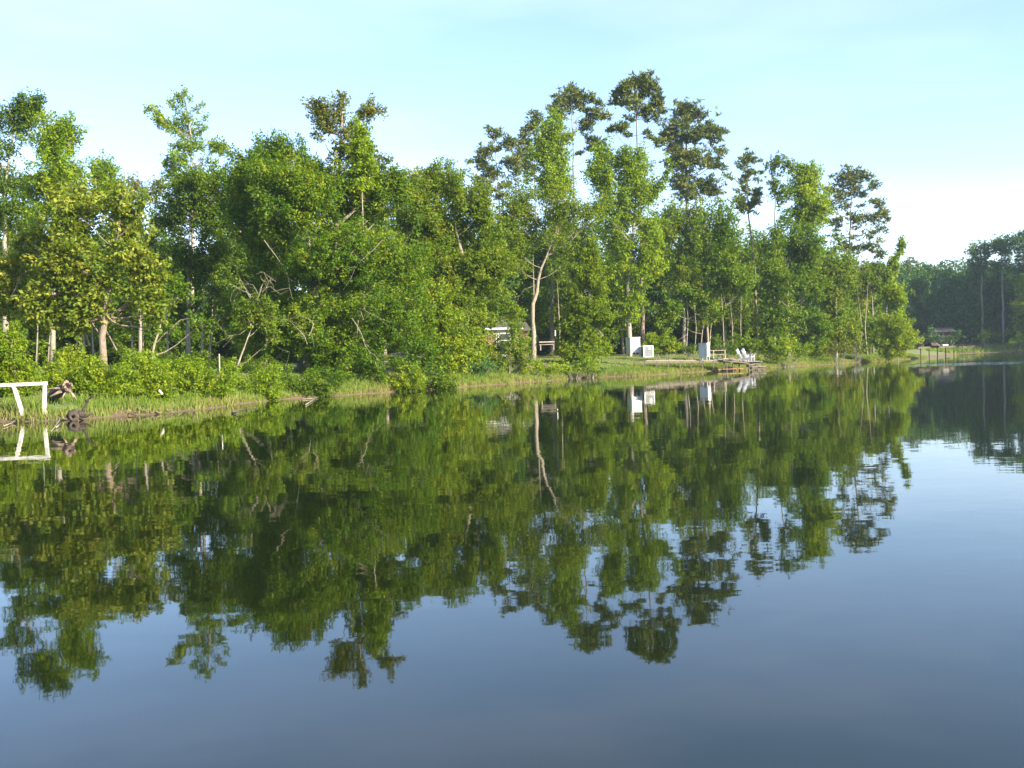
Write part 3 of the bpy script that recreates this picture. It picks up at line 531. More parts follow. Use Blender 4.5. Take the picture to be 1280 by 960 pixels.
for i, (px, D) in enumerate([(45, 58), (60, 66), (98, 60), (118, 62), (165, 58), (178, 66), (210, 58), (252, 60), (262, 62), (332, 64), (700, 86), (833, 92), (868, 96), (905, 94), (928, 96), (1018, 100), (1075, 110), (1084, 108)]):
    tree('thin_tree', 'slim shaded trunk ' + THIN[i], D, px, [(px + RND.uniform(-3, 3), 410), (px + RND.uniform(-6, 6), 350)], RND.uniform(.05, .1),
         [(px + RND.uniform(-8, 8), 340, 14, 14)], 'oakdark', .7, bark='palebark' if i % 3 else 'bark', group='slim trunks under the canopy', limbs=False)

# ------------------------------------------------------------------ shrubs
def shrub(label, D, lobes, kind, cover=1.1, leaf=None, clump=None, group=None, name='shrub', cat='shrub'):
    SEED[0] += 3; rng = np.random.default_rng(SEED[0])
    px = sum(l[0] for l in lobes) / len(lobes)
    bp = P(px, HOR - ROLL * (px - 640), D); org = Vector((bp.x, bp.y, max(0, H(bp.x, bp.y)) - .03)); k = D / F
    LW = []
    for l in lobes:
        x, y, rx, ry = l[:4]; dd = l[4] if len(l) > 4 else 0
        c = P(x, y, D + dd); zc = c.z
        LW.append((tuple(c - org), rx * k, ry * k, 1)); gz = max(0, H(c.x, c.y))
        while D < 50 and zc - ry * k * .8 > gz:
            zc = max(zc - ry * k * 1.2, gz + ry * k * .4)
            LW.append((tuple(Vector((c.x, c.y - .25, zc)) - org), rx * k, ry * k, 1))
            if zc <= gz + ry * k * .41: break
    (v, q, ti), cl = crown_from_lobes(LW, D, rng, kind, cover, leaf or max(.085, .0021 * D), clump or .006 * D + .05)
    root = thing(name, label, cat, org, group=group)
    np_mesh('foliage', v, q, M[kind], ti, root)
    mb = MB(); rnd = random.Random(SEED[0])
    for t_ in cl[rng.choice(len(cl), min(len(cl), 14), replace=False)]:
        b_ = Vector((t_[0] * .4 , t_[1] * .4, 0)); t_ = Vector(t_)
        mb.tube([b_, b_.lerp(t_, .5) + Vector((rnd.gauss(0, .05), rnd.gauss(0, .05), .05)), t_], [.022, .016, .006], 4, False)
    mb.build('stems', M['bark'], root)
    return root
shrub('tall lime-green shrub at the left edge behind the white pipe frame', 31.5, [(0, 425, 20, 14), (18, 412, 12, 10), (8, 450, 26, 20), (30, 440, 18, 16), (0, 480, 26, 18), (35, 465, 18, 16), (20, 490, 26, 14)], 'lime')
shrub('lime-green shrub just behind the hollow log', 32.6, [(62, 470, 16, 14), (48, 490, 16, 14), (72, 462, 12, 10), (90, 472, 14, 14), (95, 492, 14, 10)], 'lime')
shrub('rounded green shrub under the reddish trunk', 36.5, [(85, 442, 16, 8), (100, 446, 16, 9), (78, 452, 14, 9), (95, 456, 18, 8)], 'lime')
shrub('wide olive-green shrub right of the hollow log', 32.2, [(125, 470, 22, 18), (150, 465, 22, 18), (130, 490, 24, 10), (118, 455, 14, 9), (110, 478, 12, 16)], 'lime', leaf=.09)
shrub('broad yellow-green shrub in the middle of the left bank thicket', 33, [(175, 460, 20, 14), (190, 470, 24, 14), (165, 478, 22, 12), (205, 475, 20, 12), (180, 487, 26, 8)], 'lime', leaf=.09)
shrub('pale green shrub below the slim leaning pale trunk', 36.5, [(175, 447, 16, 8), (195, 452, 16, 8), (160, 452, 12, 7)], 'bright')
shrub('yellow-green shrub beside the foot of the small leaning tree', 35.2, [(235, 470, 22, 12), (255, 468, 18, 12), (275, 474, 16, 10), (215, 476, 16, 10), (250, 480, 24, 6)], 'lime', leaf=.09)
shrub('low dark green shrub left of the white stake', 38.5, [(245, 455, 14, 7), (232, 452, 12, 7), (290, 458, 12, 6)], 'bright')
shrub('small bright clump between the leaning tree and the giant oak', 39.6, [(330, 472, 14, 8), (342, 466, 12, 7), (322, 480, 12, 5)], 'bright')
shrub('low leafy undergrowth in front of the giant oak trunk', 42.2, [(370, 478, 20, 7), (395, 474, 20, 8), (420, 470, 16, 8), (350, 484, 16, 5)], 'oak')
shrub('low straggly green growth just left of the giant oak trunk', 44, [(345, 472, 13, 6), (358, 469, 12, 6), (333, 468, 10, 5), (318, 467, 10, 5)], 'oak')
shrub('low olive growth between the leaning tree and the shore grass', 41, [(300, 478, 12, 6), (312, 482, 12, 5), (290, 474, 10, 6)], 'olive')
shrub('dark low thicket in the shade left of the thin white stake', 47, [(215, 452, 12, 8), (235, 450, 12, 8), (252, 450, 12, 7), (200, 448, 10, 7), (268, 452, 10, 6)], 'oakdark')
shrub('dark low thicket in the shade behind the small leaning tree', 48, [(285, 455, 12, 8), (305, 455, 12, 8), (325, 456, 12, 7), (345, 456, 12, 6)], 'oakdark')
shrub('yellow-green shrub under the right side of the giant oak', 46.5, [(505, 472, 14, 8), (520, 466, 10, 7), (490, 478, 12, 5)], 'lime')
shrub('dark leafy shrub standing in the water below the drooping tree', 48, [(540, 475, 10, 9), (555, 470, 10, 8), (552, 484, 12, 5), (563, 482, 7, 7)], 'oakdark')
shrub('blue-green leafy clump in front of the house', 56, [(598, 462, 14, 8), (588, 468, 10, 5), (608, 455, 10, 7)], 'bluegreen')
shrub('olive shrub directly in front of the house wall', 59, [(640, 440, 14, 14), (630, 455, 16, 12), (650, 455, 14, 12), (640, 425, 8, 8), (618, 448, 12, 12), (603, 440, 12, 12), (640, 412, 7, 7), (655, 440, 10, 12)], 'olive')
shrub('leafy shrub in front of the pale house window', 67, [(622, 430, 9, 10), (616, 440, 10, 9), (630, 440, 10, 8)], 'oak')
shrub('bushy young tree hiding the side wing of the house', 66, [(648, 412, 10, 10), (655, 425, 11, 12), (645, 432, 12, 12), (638, 402, 7, 6)], 'olive', name='small_tree', cat='tree')
shrub('green ivy-like clump below the pale forked trunk', 60, [(670, 458, 14, 9), (690, 462, 14, 7), (655, 462, 12, 6)], 'bright')
shrub('green leafy clump at the foot of the cone-shaped tree', 63, [(715, 458, 14, 6), (735, 455, 16, 8), (700, 462, 12, 6)], 'bright')
shrub('small blue-green plant on the bank left of the white cabinet', 64, [(728, 458, 10, 5), (745, 462, 9, 4)], 'bluegreen')
shrub('clipped lime-green hedge behind the air conditioner', 79, [(812, 426, 10, 7), (824, 426, 11, 8), (836, 427, 11, 8), (818, 434, 12, 7), (832, 435, 14, 7), (845, 434, 6, 6)], 'lime', name='hedge', cat='hedge', cover=1.4)
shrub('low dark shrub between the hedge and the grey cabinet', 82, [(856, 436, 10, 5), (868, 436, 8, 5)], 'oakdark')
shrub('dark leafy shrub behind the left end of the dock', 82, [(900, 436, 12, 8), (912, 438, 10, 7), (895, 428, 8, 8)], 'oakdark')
shrub('bright green shrub directly behind the white chairs', 84, [(930, 428, 14, 12), (945, 432, 12, 12), (920, 440, 10, 5)], 'oak')
shrub('wide green shrub right of the white chairs', 84, [(965, 436, 14, 10), (980, 432, 14, 12), (998, 436, 14, 10), (975, 445, 20, 5)], 'bright')
shrub('reddish-green shrub at the foot of the right-hand round pine', 92, [(1045, 434, 12, 7), (1058, 436, 10, 6), (1035, 438, 10, 5)], 'brownish')
shrub('low green shrub left of the vine-covered tree', 96, [(1018, 440, 14, 7), (1030, 436, 10, 7), (1000, 444, 10, 5)], 'bright')
shrub('tall yellow-green shrub between bank and right-hand pine trunk', 98, [(1070, 425, 10, 12), (1062, 412, 9, 10), (1078, 436, 10, 6)], 'olive')

# ------------------------------------------------------------------ far shore
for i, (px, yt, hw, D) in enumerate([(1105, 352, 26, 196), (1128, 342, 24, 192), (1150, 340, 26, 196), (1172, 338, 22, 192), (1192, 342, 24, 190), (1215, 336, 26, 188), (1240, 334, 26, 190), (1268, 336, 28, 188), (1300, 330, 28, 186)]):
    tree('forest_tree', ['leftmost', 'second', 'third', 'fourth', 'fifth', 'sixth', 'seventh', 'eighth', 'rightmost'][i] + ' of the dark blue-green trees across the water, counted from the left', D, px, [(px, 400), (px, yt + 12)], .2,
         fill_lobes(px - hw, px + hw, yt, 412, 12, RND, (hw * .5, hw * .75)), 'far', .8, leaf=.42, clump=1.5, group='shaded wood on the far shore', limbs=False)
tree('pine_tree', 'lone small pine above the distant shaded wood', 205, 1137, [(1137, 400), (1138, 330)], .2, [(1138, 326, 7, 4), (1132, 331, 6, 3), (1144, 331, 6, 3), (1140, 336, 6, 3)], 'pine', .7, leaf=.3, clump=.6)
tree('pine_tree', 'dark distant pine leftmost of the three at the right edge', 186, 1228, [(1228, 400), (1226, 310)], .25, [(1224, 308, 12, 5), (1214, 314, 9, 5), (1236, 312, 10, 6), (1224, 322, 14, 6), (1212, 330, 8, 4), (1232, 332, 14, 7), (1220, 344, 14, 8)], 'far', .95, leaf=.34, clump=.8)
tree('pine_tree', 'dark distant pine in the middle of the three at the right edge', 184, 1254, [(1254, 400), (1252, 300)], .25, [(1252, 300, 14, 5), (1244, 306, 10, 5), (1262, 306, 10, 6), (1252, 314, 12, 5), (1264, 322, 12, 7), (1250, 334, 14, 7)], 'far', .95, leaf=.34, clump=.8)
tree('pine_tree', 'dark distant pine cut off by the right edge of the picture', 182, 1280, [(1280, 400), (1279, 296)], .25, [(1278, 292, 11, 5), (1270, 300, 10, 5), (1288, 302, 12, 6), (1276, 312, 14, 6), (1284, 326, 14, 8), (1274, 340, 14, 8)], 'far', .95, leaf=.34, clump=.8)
tree('oak_tree', 'olive tree at the right edge of the far shore', 176, 1276, [(1276, 400)], .2, [(1274, 352, 8, 8), (1280, 366, 10, 10), (1272, 382, 8, 8), (1280, 395, 10, 12), (1274, 410, 9, 8), (1282, 420, 10, 8)], 'olive', .9, leaf=.34, clump=1.0)
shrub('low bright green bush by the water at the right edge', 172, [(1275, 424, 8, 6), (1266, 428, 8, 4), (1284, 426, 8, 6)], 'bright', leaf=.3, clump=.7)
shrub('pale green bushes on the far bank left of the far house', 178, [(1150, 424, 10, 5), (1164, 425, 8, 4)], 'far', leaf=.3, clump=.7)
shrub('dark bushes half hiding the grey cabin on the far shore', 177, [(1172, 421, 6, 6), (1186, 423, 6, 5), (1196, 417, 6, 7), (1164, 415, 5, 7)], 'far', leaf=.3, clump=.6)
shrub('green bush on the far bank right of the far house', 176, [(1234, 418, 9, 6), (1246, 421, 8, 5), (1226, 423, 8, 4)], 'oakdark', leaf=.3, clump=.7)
# undergrowth of the wood: nobody could count it
def mass(name, label, cols, kind, seed, leaf, clump, cover=.9):
    rng = np.random.default_rng(seed); LW = []
    for px, D, yt, yb in cols:
        y = yt
        while y < yb:
            c = P(px + rng.uniform(-8, 8), y, D + rng.uniform(-5, 5)); LW.append((tuple(c), clump * 2.4, clump * 1.7, 1)); y += clump * 2.0 / (D / F)
    (v, q, ti), _ = crown_from_lobes(LW, 100, rng, kind, cover, leaf, clump)
    o = np_mesh(name, v, q, M[kind], ti); o['kind'] = 'stuff'; o['label'] = label; o['category'] = 'undergrowth'
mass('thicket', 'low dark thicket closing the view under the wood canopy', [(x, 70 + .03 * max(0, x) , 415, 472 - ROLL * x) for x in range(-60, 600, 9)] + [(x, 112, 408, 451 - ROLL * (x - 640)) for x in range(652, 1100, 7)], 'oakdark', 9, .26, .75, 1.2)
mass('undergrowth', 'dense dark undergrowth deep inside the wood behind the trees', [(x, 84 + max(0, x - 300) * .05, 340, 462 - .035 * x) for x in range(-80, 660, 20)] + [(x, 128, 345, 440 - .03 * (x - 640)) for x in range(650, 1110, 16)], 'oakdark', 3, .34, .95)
mass('woodland', 'shaded mass of woods filling the far shore of the lake', [(x, 206, 350, 428) for x in range(1095, 1340, 9)] + [(x, D_, 300, 430) for D_ in (172, 188) for x in range(1335, 1700, 14)], 'far', 4, .5, 1.8)  # second set of columns is out of view, added to shade the far shore
for i, (x, y) in enumerate([(103, 150), (108, 138), (112, 160), (106, 126), (114, 145), (118, 132), (104, 116), (110, 108), (101, 104), (96, 98)]):
    pass

# ------------------------------------------------------------------ things on the bank
def wpt(px, py, D): return P(px, py, D)
D0 = 28.4
fr = thing('pipe_frame', 'white pipe frame standing on the muddy shore at the left edge', 'frame', (G(40, 527).x, D0, 0))
o0 = fr.location
def rel(px, py, D=D0): return P(px, py, D) - o0
MB().bar(rel(-40, 483.5), rel(58.5, 479), .10, .10).build('crossbar', M['whitepipe'], fr)
MB().bar(rel(17.5, 483.2), rel(29, 520), .085, .085).build('leg', M['whitepipe'], fr)
MB().bar(rel(56, 481.7), rel(55.5, 522), .085, .085).build('leg', M['whitepipe'], fr)
MB().bar(rel(-30, 485), rel(-32, 524), .085, .085).build('leg', M['whitepipe'], fr)

# hollow log
lp = P(80, 485.5, 29.6); lg = thing('hollow_log', 'hollow broken log with its open end facing the lake', 'log', (lp.x, lp.y, lp.z))
ax = Vector((.72, -.62, .30)).normalized(); xs_ = ax.cross(Vector((0, 0, 1))).normalized(); ys_ = xs_.cross(ax)
def logmesh(L0, L1, ro, ri, seed, cx=Vector((0, 0, 0))):
    rnd = random.Random(seed); mb = MB(); n = 18; rings = []
    jag = [rnd.uniform(-.10, .08) for _ in range(n)]; wv_ = [1 + rnd.uniform(-.1, .1) for _ in range(n)]
    prof = [(L0, ro * 1.15), (L0 * .5, ro), (0, ro * .97), (L1 * .5, ro), (L1, ro * 1.02), (L1, ri), (L1 * .3, ri * .9), (L0 * .3, ri * .6)]
    vs = []
    for j, (t_, r_) in enumerate(prof):
        for k in range(n):
            a = 2 * math.pi * k / n; q_ = cx + ax * (t_ + (jag[k] if j in (4, 5) else 0)) + (xs_ * math.cos(a) + ys_ * math.sin(a)) * r_ * wv_[k] * (1 + .10 * math.sin(j * 2.1 + k * 1.7) + .06 * math.sin(k * 3.1)); vs.append(q_)
    fs = [(j * n + k, j * n + (k + 1) % n, (j + 1) * n + (k + 1) % n, (j + 1) * n + k) for j in range(len(prof) - 1) for k in range(n)]
    fs.append(tuple((len(prof) - 1) * n + k for k in range(n)))
    mb.add(vs, fs); return mb
logmesh(-.85, .20, .165, .10, 2).build('trunk', M['charred'], lg, False)
logmesh(.21, .25, .15, .085, 5).build('broken_end', M['deadwood'], lg, False)
rt = MB()
for tgt, r_ in (((92, 497), .045), ((96, 500), .03), ((76, 500), .035), ((62, 496), .06), ((60, 486), .05)):
    a = P(84, 487, 29.5) - lp; b = P(*tgt, 29.3) - lp; rt.tube([a, a.lerp(b, .5) + Vector((.02, 0, .03)), b], [r_, r_ * .8, r_ * .4], 7)
rt.build('root', M['deadwood'], lg, True)
# stump at the waterline
sp = P(93, 522, 27.7); st = thing('driftwood_stump', 'dark rooted stump with upright broken branches at the waterline', 'stump', (sp.x, sp.y, 0))
mb = MB(); rnd = random.Random(8)
def SP(px, py, D=27.7): return P(px, py, D) - st.location
ring = []
for a_, b_, r_ in (((86, 519), (100, 518), .13), ((98, 517), (106, 519), .09)):
    mb.tube([SP(*a_), SP((a_[0] + b_[0]) / 2, a_[1] + .5), SP(*b_)], [r_, r_ * 1.1, r_ * .8], 10)
for pts_, r_ in (([(100, 520), (106, 510), (110, 500), (115, 495)], .05), ([(108, 502), (106, 496)], .03), ([(112, 498), (120, 494)], .025), ([(100, 520), (108, 520), (116, 516)], .06), ([(100, 522), (108, 527), (116, 534)], .06), ([(103, 526), (107, 538), (112, 548)], .05), ([(90, 522), (84, 519), (82, 522)], .035), ([(98, 513), (92, 512), (86, 515)], .025), ([(88, 528), (86, 540)], .05), ([(100, 515), (103, 512), (102, 508)], .03)):
    w_ = [SP(*p_) for p_ in pts_]; mb.tube(w_, [r_ * (1 - .6 * i / (len(w_) - 1)) for i in range(len(w_))], 7)
mb.build('roots', M['charred'], st, True)
logc = MB(); 
# dark hollow of the stump: a short open ring
vs = []; n = 14; c = SP(91.5, 521, 27.5); nn_ = Vector((.25, -.95, .1)).normalized(); xa = nn_.cross(Vector((0, 0, 1))).normalized(); ya = xa.cross(nn_)
for j, (t_, r_) in enumerate([(-.12, .15), (.05, .12), (.06, .055), (-.08, .04)]):
    for k in range(n):
        a = 2 * math.pi * k / n; vs.append(c + nn_ * t_ + (xa * math.cos(a) + ya * math.sin(a)) * r_ * (1 + .1 * math.sin(3 * a)))
logc.add(vs, [(j * n + k, j * n + (k + 1) % n, (j + 1) * n + (k + 1) % n, (j + 1) * n + k) for j in range(3) for k in range(n)] + [tuple(3 * n + k for k in range(n))])
logc.build('hollow_end', M['charred'], st, True)

def branch(label, D, polys, r, m_='deadwood', name='fallen_branch'):
    c = hit(*polys[0][0]); mb_ = MB()
    for pl in polys:
        w_ = []
        for x_, y_ in pl:
            p_ = hit(x_, y_, .03)
            w_.append(p_ - c)
        mb_.tube(w_, [r * (1 - .6 * i / (len(w_) - 1)) for i in range(len(w_))], 5)
    return tag(mb_.build(name, M[m_], None, True, c), label, 'branch')
branch('curved dead branch between the white frame and the stump', 28.9, [[(62, 515), (70, 518), (75, 526), (68, 536), (64, 541)], [(70, 536), (76, 531)]], .022, 'palebark')
branch('tangle of dead twigs under the white pipe frame', 29.0, [[(0, 521), (12, 526), (22, 522)], [(5, 534), (15, 530), (24, 522)], [(20, 512), (26, 521)], [(40, 522), (50, 518), (58, 524)], [(30, 519), (42, 524)]], .018, 'palebark')
branch('brushy driftwood heap on the shore below the yellow-green thicket', 31.2, [[(182, 514), (190, 511), (200, 515)], [(188, 517), (196, 516), (202, 518)], [(172, 512), (185, 516)], [(196, 508), (210, 512), (222, 505)], [(205, 514), (216, 517)], [(214, 506), (240, 500), (262, 506)]], .028)
branch('thin dark branch lying in the water below the leaning tree', 38.5, [[(290, 516.5), (300, 514), (310, 511), (320, 509.5)], [(308, 511), (309, 515)], [(290, 516.5), (296, 512)], [(290, 516.5), (298, 520)]], .022, 'darkwood')
branch('fan of pale fallen twigs at the waterline below the giant oak', 42.5, [[(378, 500), (392, 499), (398, 498)], [(382, 507), (390, 502), (397, 496)], [(386, 494), (396, 500)]], .02, 'palebark')
branch('thin twigs poking from the water right of the driftwood heap', 30.8, [[(222, 521), (232, 515), (236, 519)], [(206, 522), (216, 518)], [(240, 522), (241, 512)], [(160, 518), (172, 521)]], .014, 'darkwood')
# ------------------------------------------------------------------ grass on the bank
def grass(name, label, n, dmin, dmax, hmin, hmax, wdt, seed, xr, yr, falloff=1.0, over=12):
    rng = np.random.default_rng(seed)
    x = rng.uniform(*xr, n * over); y = rng.uniform(*yr, n * over)
    vis = (np.abs(x) < .55 * y + 4); x = x[vis]; y = y[vis]
    d = sdf(x, y) + .28 * wob(x, y); k = (d > dmin) & (d < dmax) & (rng.random(len(d)) < (1 - falloff * (d - dmin) / (dmax - dmin)).clip(.12, 1))
    for cx_, cy_, cr_ in ((lp.x + .1, lp.y - .3, .5), (st.location.x, st.location.y, .55)): k &= np.hypot(x - cx_, y - cy_) > cr_
    x = x[k][:n]; y = y[k][:n]; d = d[k][:n]; z = np.maximum(height(x, y), -.05) - .02; n = len(x)
    patch = .5 + .5 * np.sin(x * 1.1 + np.sin(y * .8) * 2) * np.sin(y * .9 + 1)
    hh = (hmin + (hmax - hmin) * rng.random(n) ** 1.3) * (.65 + .6 * patch)
    a = rng.uniform(0, math.pi, n); ln = rng.normal(size=(n, 2)) * .25 * hh[:, None]
    wx = np.cos(a) * wdt * .5; wy = np.sin(a) * wdt * .5
    b0 = np.stack([x - wx, y - wy, z], 1); b1 = np.stack([x + wx, y + wy, z], 1)
    t0 = np.stack([x + ln[:, 0] + wx * .25, y + ln[:, 1] + wy * .25, z + hh], 1); t1 = np.stack([x + ln[:, 0] - wx * .25, y + ln[:, 1] - wy * .25, z + hh], 1)
    v = np.stack([b0, b1, t0, t1], 1).reshape(-1, 3); q = np.arange(n * 4).reshape(-1, 4)
    ti = np.clip(.25 + .35 * patch + rng.normal(size=n) * .22 + np.where(d < .6, .34, 0), 0, 1)
    o = np_mesh(name, v, q, M['grass'], ti); o['kind'] = 'stuff'; o['label'] = label; o['category'] = 'grass'
    print('grass', name, n)
grass('shore_grass', 'pale green tufted grass along the water edge of the bank', 90000, .10, 2.6, .08, .30, .034, 1, (-20, 60), (26, 125), .75, 32)
grass('lawn_grass', 'short sunlit grass covering the top of the bank', 60000, 2.0, 14, .03, .12, .05, 2, (-20, 60), (28, 130), .7)
grass('far_shore_grass', 'low grass on the distant shaded bank', 14000, 0, 8, .2, .6, .16, 6, (40, 112), (150, 190), .3)

# stakes
def stake(label, px, y0, y1, D, r, lean=0, m_='white', name='stake'):
    a = P(px, y1, D); b = P(px + lean, y0, D)
    mb_ = MB(); mb_.tube([(0, 0, 0), b - a], r, 8); mb_.tube([b - a, (b - a) * 1.03], r * 1.12, 8)
    tag(mb_.build(name, M[m_], None, False, a), label, 'post')
stake('thin white stake in the thicket left of the leaning tree', 274.5, 443, 464, 40, .022, -.5, 'whitepipe')
stake('short white leaning stake in the shore grass', 203, 488, 493, 31.5, .035, -4, 'whitepipe')
stake('small white post on the bank left of the vine-covered tree', 1102, 430, 438, 99, .1)
stake('thin white stake in the shade right of the pale forked tree', 694, 413, 420, 86, .05)

def louvred_box(name, label, cat, px, yb, D, w_, d_, h_, rz, body, front=None, legs=True):
    b = P(px, yb, D); t = thing(name, label, cat, (b.x, b.y, b.z), rz)
    mb_ = MB(); mb_.box((0, 0, .08 + h_ / 2), (w_, d_, h_)); mb_.build('cabinet_body', M[body], t)
    MB().box((0, 0, .08 + h_ + .02), (w_ + .06, d_ + .06, .04)).build('lid', M[body], t)
    dr = MB().box((0, -d_ / 2 - .012, .08 + h_ * .5), (w_ * .92, .02, h_ * .92)).build('door', M[front or body], t)
    MB().box((w_ * .36, -d_ / 2 - .035, .08 + h_ * .5), (.03, .03, .14)).build('handle', M['grey'], dr)
    for sx in (-1, 1):
        for sy in (-1, 1): MB().box((sx * w_ * .44, sy * d_ * .42, -.05), (.06, .06, .26)).build('leg', M['grey'], t)
    return t
louvred_box('utility_cabinet', 'large white utility cabinet on short legs left of the air conditioner', 'cabinet', 791.5, 442.5, 71, .80, .62, 1.06, math.radians(24), 'palemetal')
louvred_box('utility_cabinet', 'grey-sided cabinet standing alone at the left end of the dock', 'cabinet', 880.5, 447.5, 73.5, .40, .68, .98, math.radians(49), 'palemetal')
# air conditioner
b = P(809, 446.5, 70.5); ac = thing('air_conditioner', 'square air conditioner unit with dark grille beside the white cabinet', 'air conditioner', tuple(b), math.radians(12))
MB().box((0, .02, .4), (.68, .58, .72)).build('casing', M['dark'], ac)
fm = MB()
for sx in (-1, 1):
    for sy in (-1, 1): fm.box((sx * .34, .02 + sy * .29, .4), (.06, .06, .78))
for z_ in (.03, .79):
    fm.box((0, -.27, z_), (.74, .06, .05)); fm.box((0, .31, z_), (.74, .06, .05)); fm.box((-.34, .02, z_), (.06, .5, .05)); fm.box((.34, .02, z_), (.06, .5, .05))
fm.build('casing_frame', M['white'], ac)
gr = MB()
for k in range(9): gr.box((0, -.283, .12 + k * .07), (.60, .012, .018))
gr.build('grille', M['grey'], ac)
MB().box((.08, -.30, .62), (.2, .012, .16)).build('plate', M['white'], ac)
MB().tube([(0, .02, .77), (0, .02, .82)], .24, 16).build('fan_guard', M['grey'], ac)

# boardwalk
a = P(806, 450.6, 70.5); b = P(905, 450.4, 75.0); bw = thing('boardwalk', 'long low grey boardwalk running from the air conditioner to the dock', 'boardwalk', tuple(a))
v_ = b - a; v_.z -= .0; Ld = v_.length; dr_ = v_.normalized(); sd_ = Vector((-dr_.y, dr_.x, 0))
dk = MB(); rnd = random.Random(3)
n = int(Ld / .16)
for k in range(n):
    c = dr_ * (k + .5) * Ld / n + sd_ * .55
    dk.bar(c - sd_ * .35 + Vector((0, 0, rnd.uniform(-.01, .01))), c + sd_ * .55, .14, .035)
dk.build('planks', M['wood'], bw)
MB().bar(Vector((0, 0, -.09)), v_ + Vector((0, 0, -.09)), .05, .14).build('joist', M['darkwood'], bw)
for k in range(8):
    c = v_ * (k / 7); MB().box((c.x, c.y, c.z - .3), (.09, .09, .5)).build('post', M['darkwood'], bw)

# dock
dc = P(930, 452, 76.5); ZT = .62
dk = thing('dock', 'weathered wooden dock with sagging lower steps and white chairs on it', 'dock', (dc.x, dc.y, 0))
def DK(px, D, z): 
    p_ = P(px, 450, D); return Vector((p_.x - dc.x, p_.y - dc.y, z))
def deck(name, p0, p1, wd, z, tilt=0, gaps=()):
    mb_ = MB(); a_ = Vector((p0.x, p0.y, z)); b_ = Vector((p1.x, p1.y, z + tilt)); L_ = (b_ - a_).length; d_ = (b_ - a_).normalized(); s_ = Vector((-d_.y, d_.x, 0)).normalized()
    n_ = int(L_ / .17); r_ = random.Random(4)
    for k in range(n_):
        if k in gaps: continue
        c_ = a_ + d_ * (k + .5) * L_ / n_; e = r_.uniform(-.06, .06)
        mb_.bar(c_ - s_ * (wd / 2 + e), c_ + s_ * (wd / 2 - e) + Vector((0, 0, r_.uniform(-.01, .02))), .15, .04)
    o_ = mb_.build(name, M['wood'], dk)
    for sg in (-1, 1): MB().bar(a_ + s_ * sg * wd * .42 - Vector((0, 0, .11)), b_ + s_ * sg * wd * .42 - Vector((0, 0, .11)), .05, .14).build('joist', M['darkwood'], dk)
    return o_
deck('gangway', DK(898, 75.0, 0), DK(930, 76.0, 0), 1.3, 1.02 - .1, -.28, (9, 14))
deck('platform', DK(922, 76.8, 0), DK(948, 76.8, 0), 2.6, ZT)
deck('lower_step', DK(934, 74.9, 0), DK(946, 74.9, 0), .9, ZT - .22, .05)
deck('lower_step', DK(938, 73.9, 0), DK(956, 73.9, 0), .8, ZT - .38, .03)
for px, D in ((924, 75.6), (936, 75.6), (947, 75.6), (924, 78), (947, 78), (936, 73.6), (945, 73.6), (953, 73.6), (954, 74.2), (908, 75), (916, 75.2)):
    c = DK(px, D, 0); MB().tube([c + Vector((0, 0, -.8)), c + Vector((0, 0, ZT - (.38 if D < 75 else .12)))], .06, 8).build('post', M['darkwood'], dk)
cp = P(892, 446.8, 76); 
rl = MB(); rl.bar((-.9, 0, .62), (.9, 0, .62), .05, .05); rl.bar((-.9, 0, .3), (.9, 0, .3), .04, .04)
rl.box((-.88, 0, .3), (.07, .07, .7)); rl.box((0, 0, .3), (.07, .07, .7)); rl.box((.88, 0, .3), (.07, .07, .7))
tag(rl.build('low_railing', M['wood'], None, False, (cp.x, cp.y, cp.z - .1)), 'short wooden railing right of the grey-sided cabinet', 'railing')
# debris planks on the gangway
for (px, y, D, ln, a_, m_, lb) in ((897, 449, 74.5, 1.6, .2, 'wood', 'loose weathered board lying on the bank end of the gangway'), (905, 461.2, 72.8, 1.9, .12, 'orange', 'orange-brown plank at the waterline below the dock')):
    p_ = P(px + 8, y, D); q_ = MB(); q_.box((0, 0, 0), (ln, .12, .035)); q_.box((ln * .3, 0, .035), (.05, .24, .03)); q_.box((-ln * .3, 0, .035), (.05, .24, .03))
    tag(q_.build('plank', M[m_], None, False, p_, a_), lb, 'plank')
# adirondack chairs
def chair(label, px, D, rz, first=None):
    p_ = P(px, 450, D); loc = (p_.x, p_.y, ZT + .03)
    if first is None:
        t = thing('garden_chair', label, 'chair', loc, rz, 'white chairs on the dock')
        mb_ = MB()
        for k in range(5): mb_.bar((.30 - .11 * k, -.26, .36 - .035 * k), (.30 - .11 * k, .26, .36 - .035 * k), .10, .025)
        mb_.build('seat', M['white'], t)
        mb_ = MB()
        for k in range(-2, 3):
            y_ = k * .105; hgt = 1.0 - .035 * k * k
            mb_.bar((-.14, y_, .24), (-.40 - .02 * abs(k), y_ * 1.1, hgt), .09, .022, Vector((0, 1, 0)))
        mb_.bar((-.33, -.27, .74), (-.33, .27, .74), .05, .03); mb_.build('backrest', M['white'], t)
        for sy in (-1, 1):
            MB().bar((.34, sy * .29, 0), (.34, sy * .29, .52), .10, .03).build('leg', M['white'], t)
            MB().bar((.30, sy * .27, .34), (-.48, sy * .27, .02), .03, .10).build('leg', M['white'], t)
            MB().box((.06, sy * .31, .54), (.76, .14, .025)).build('armrest', M['white'], t)
        return t
    c = first.copy(); COL.objects.link(c); c.location = loc; c.rotation_euler = (0, 0, rz); c['label'] = label
    for ch in first.children:
        k = ch.copy(); COL.objects.link(k); k.parent = c
    return c
c1 = chair('white slatted garden chair on the dock, the left one of the two', 928.5, 77.2, math.radians(-30))
chair('white slatted garden chair on the dock, the right one of the two', 935.5, 76.6, math.radians(-35), c1)

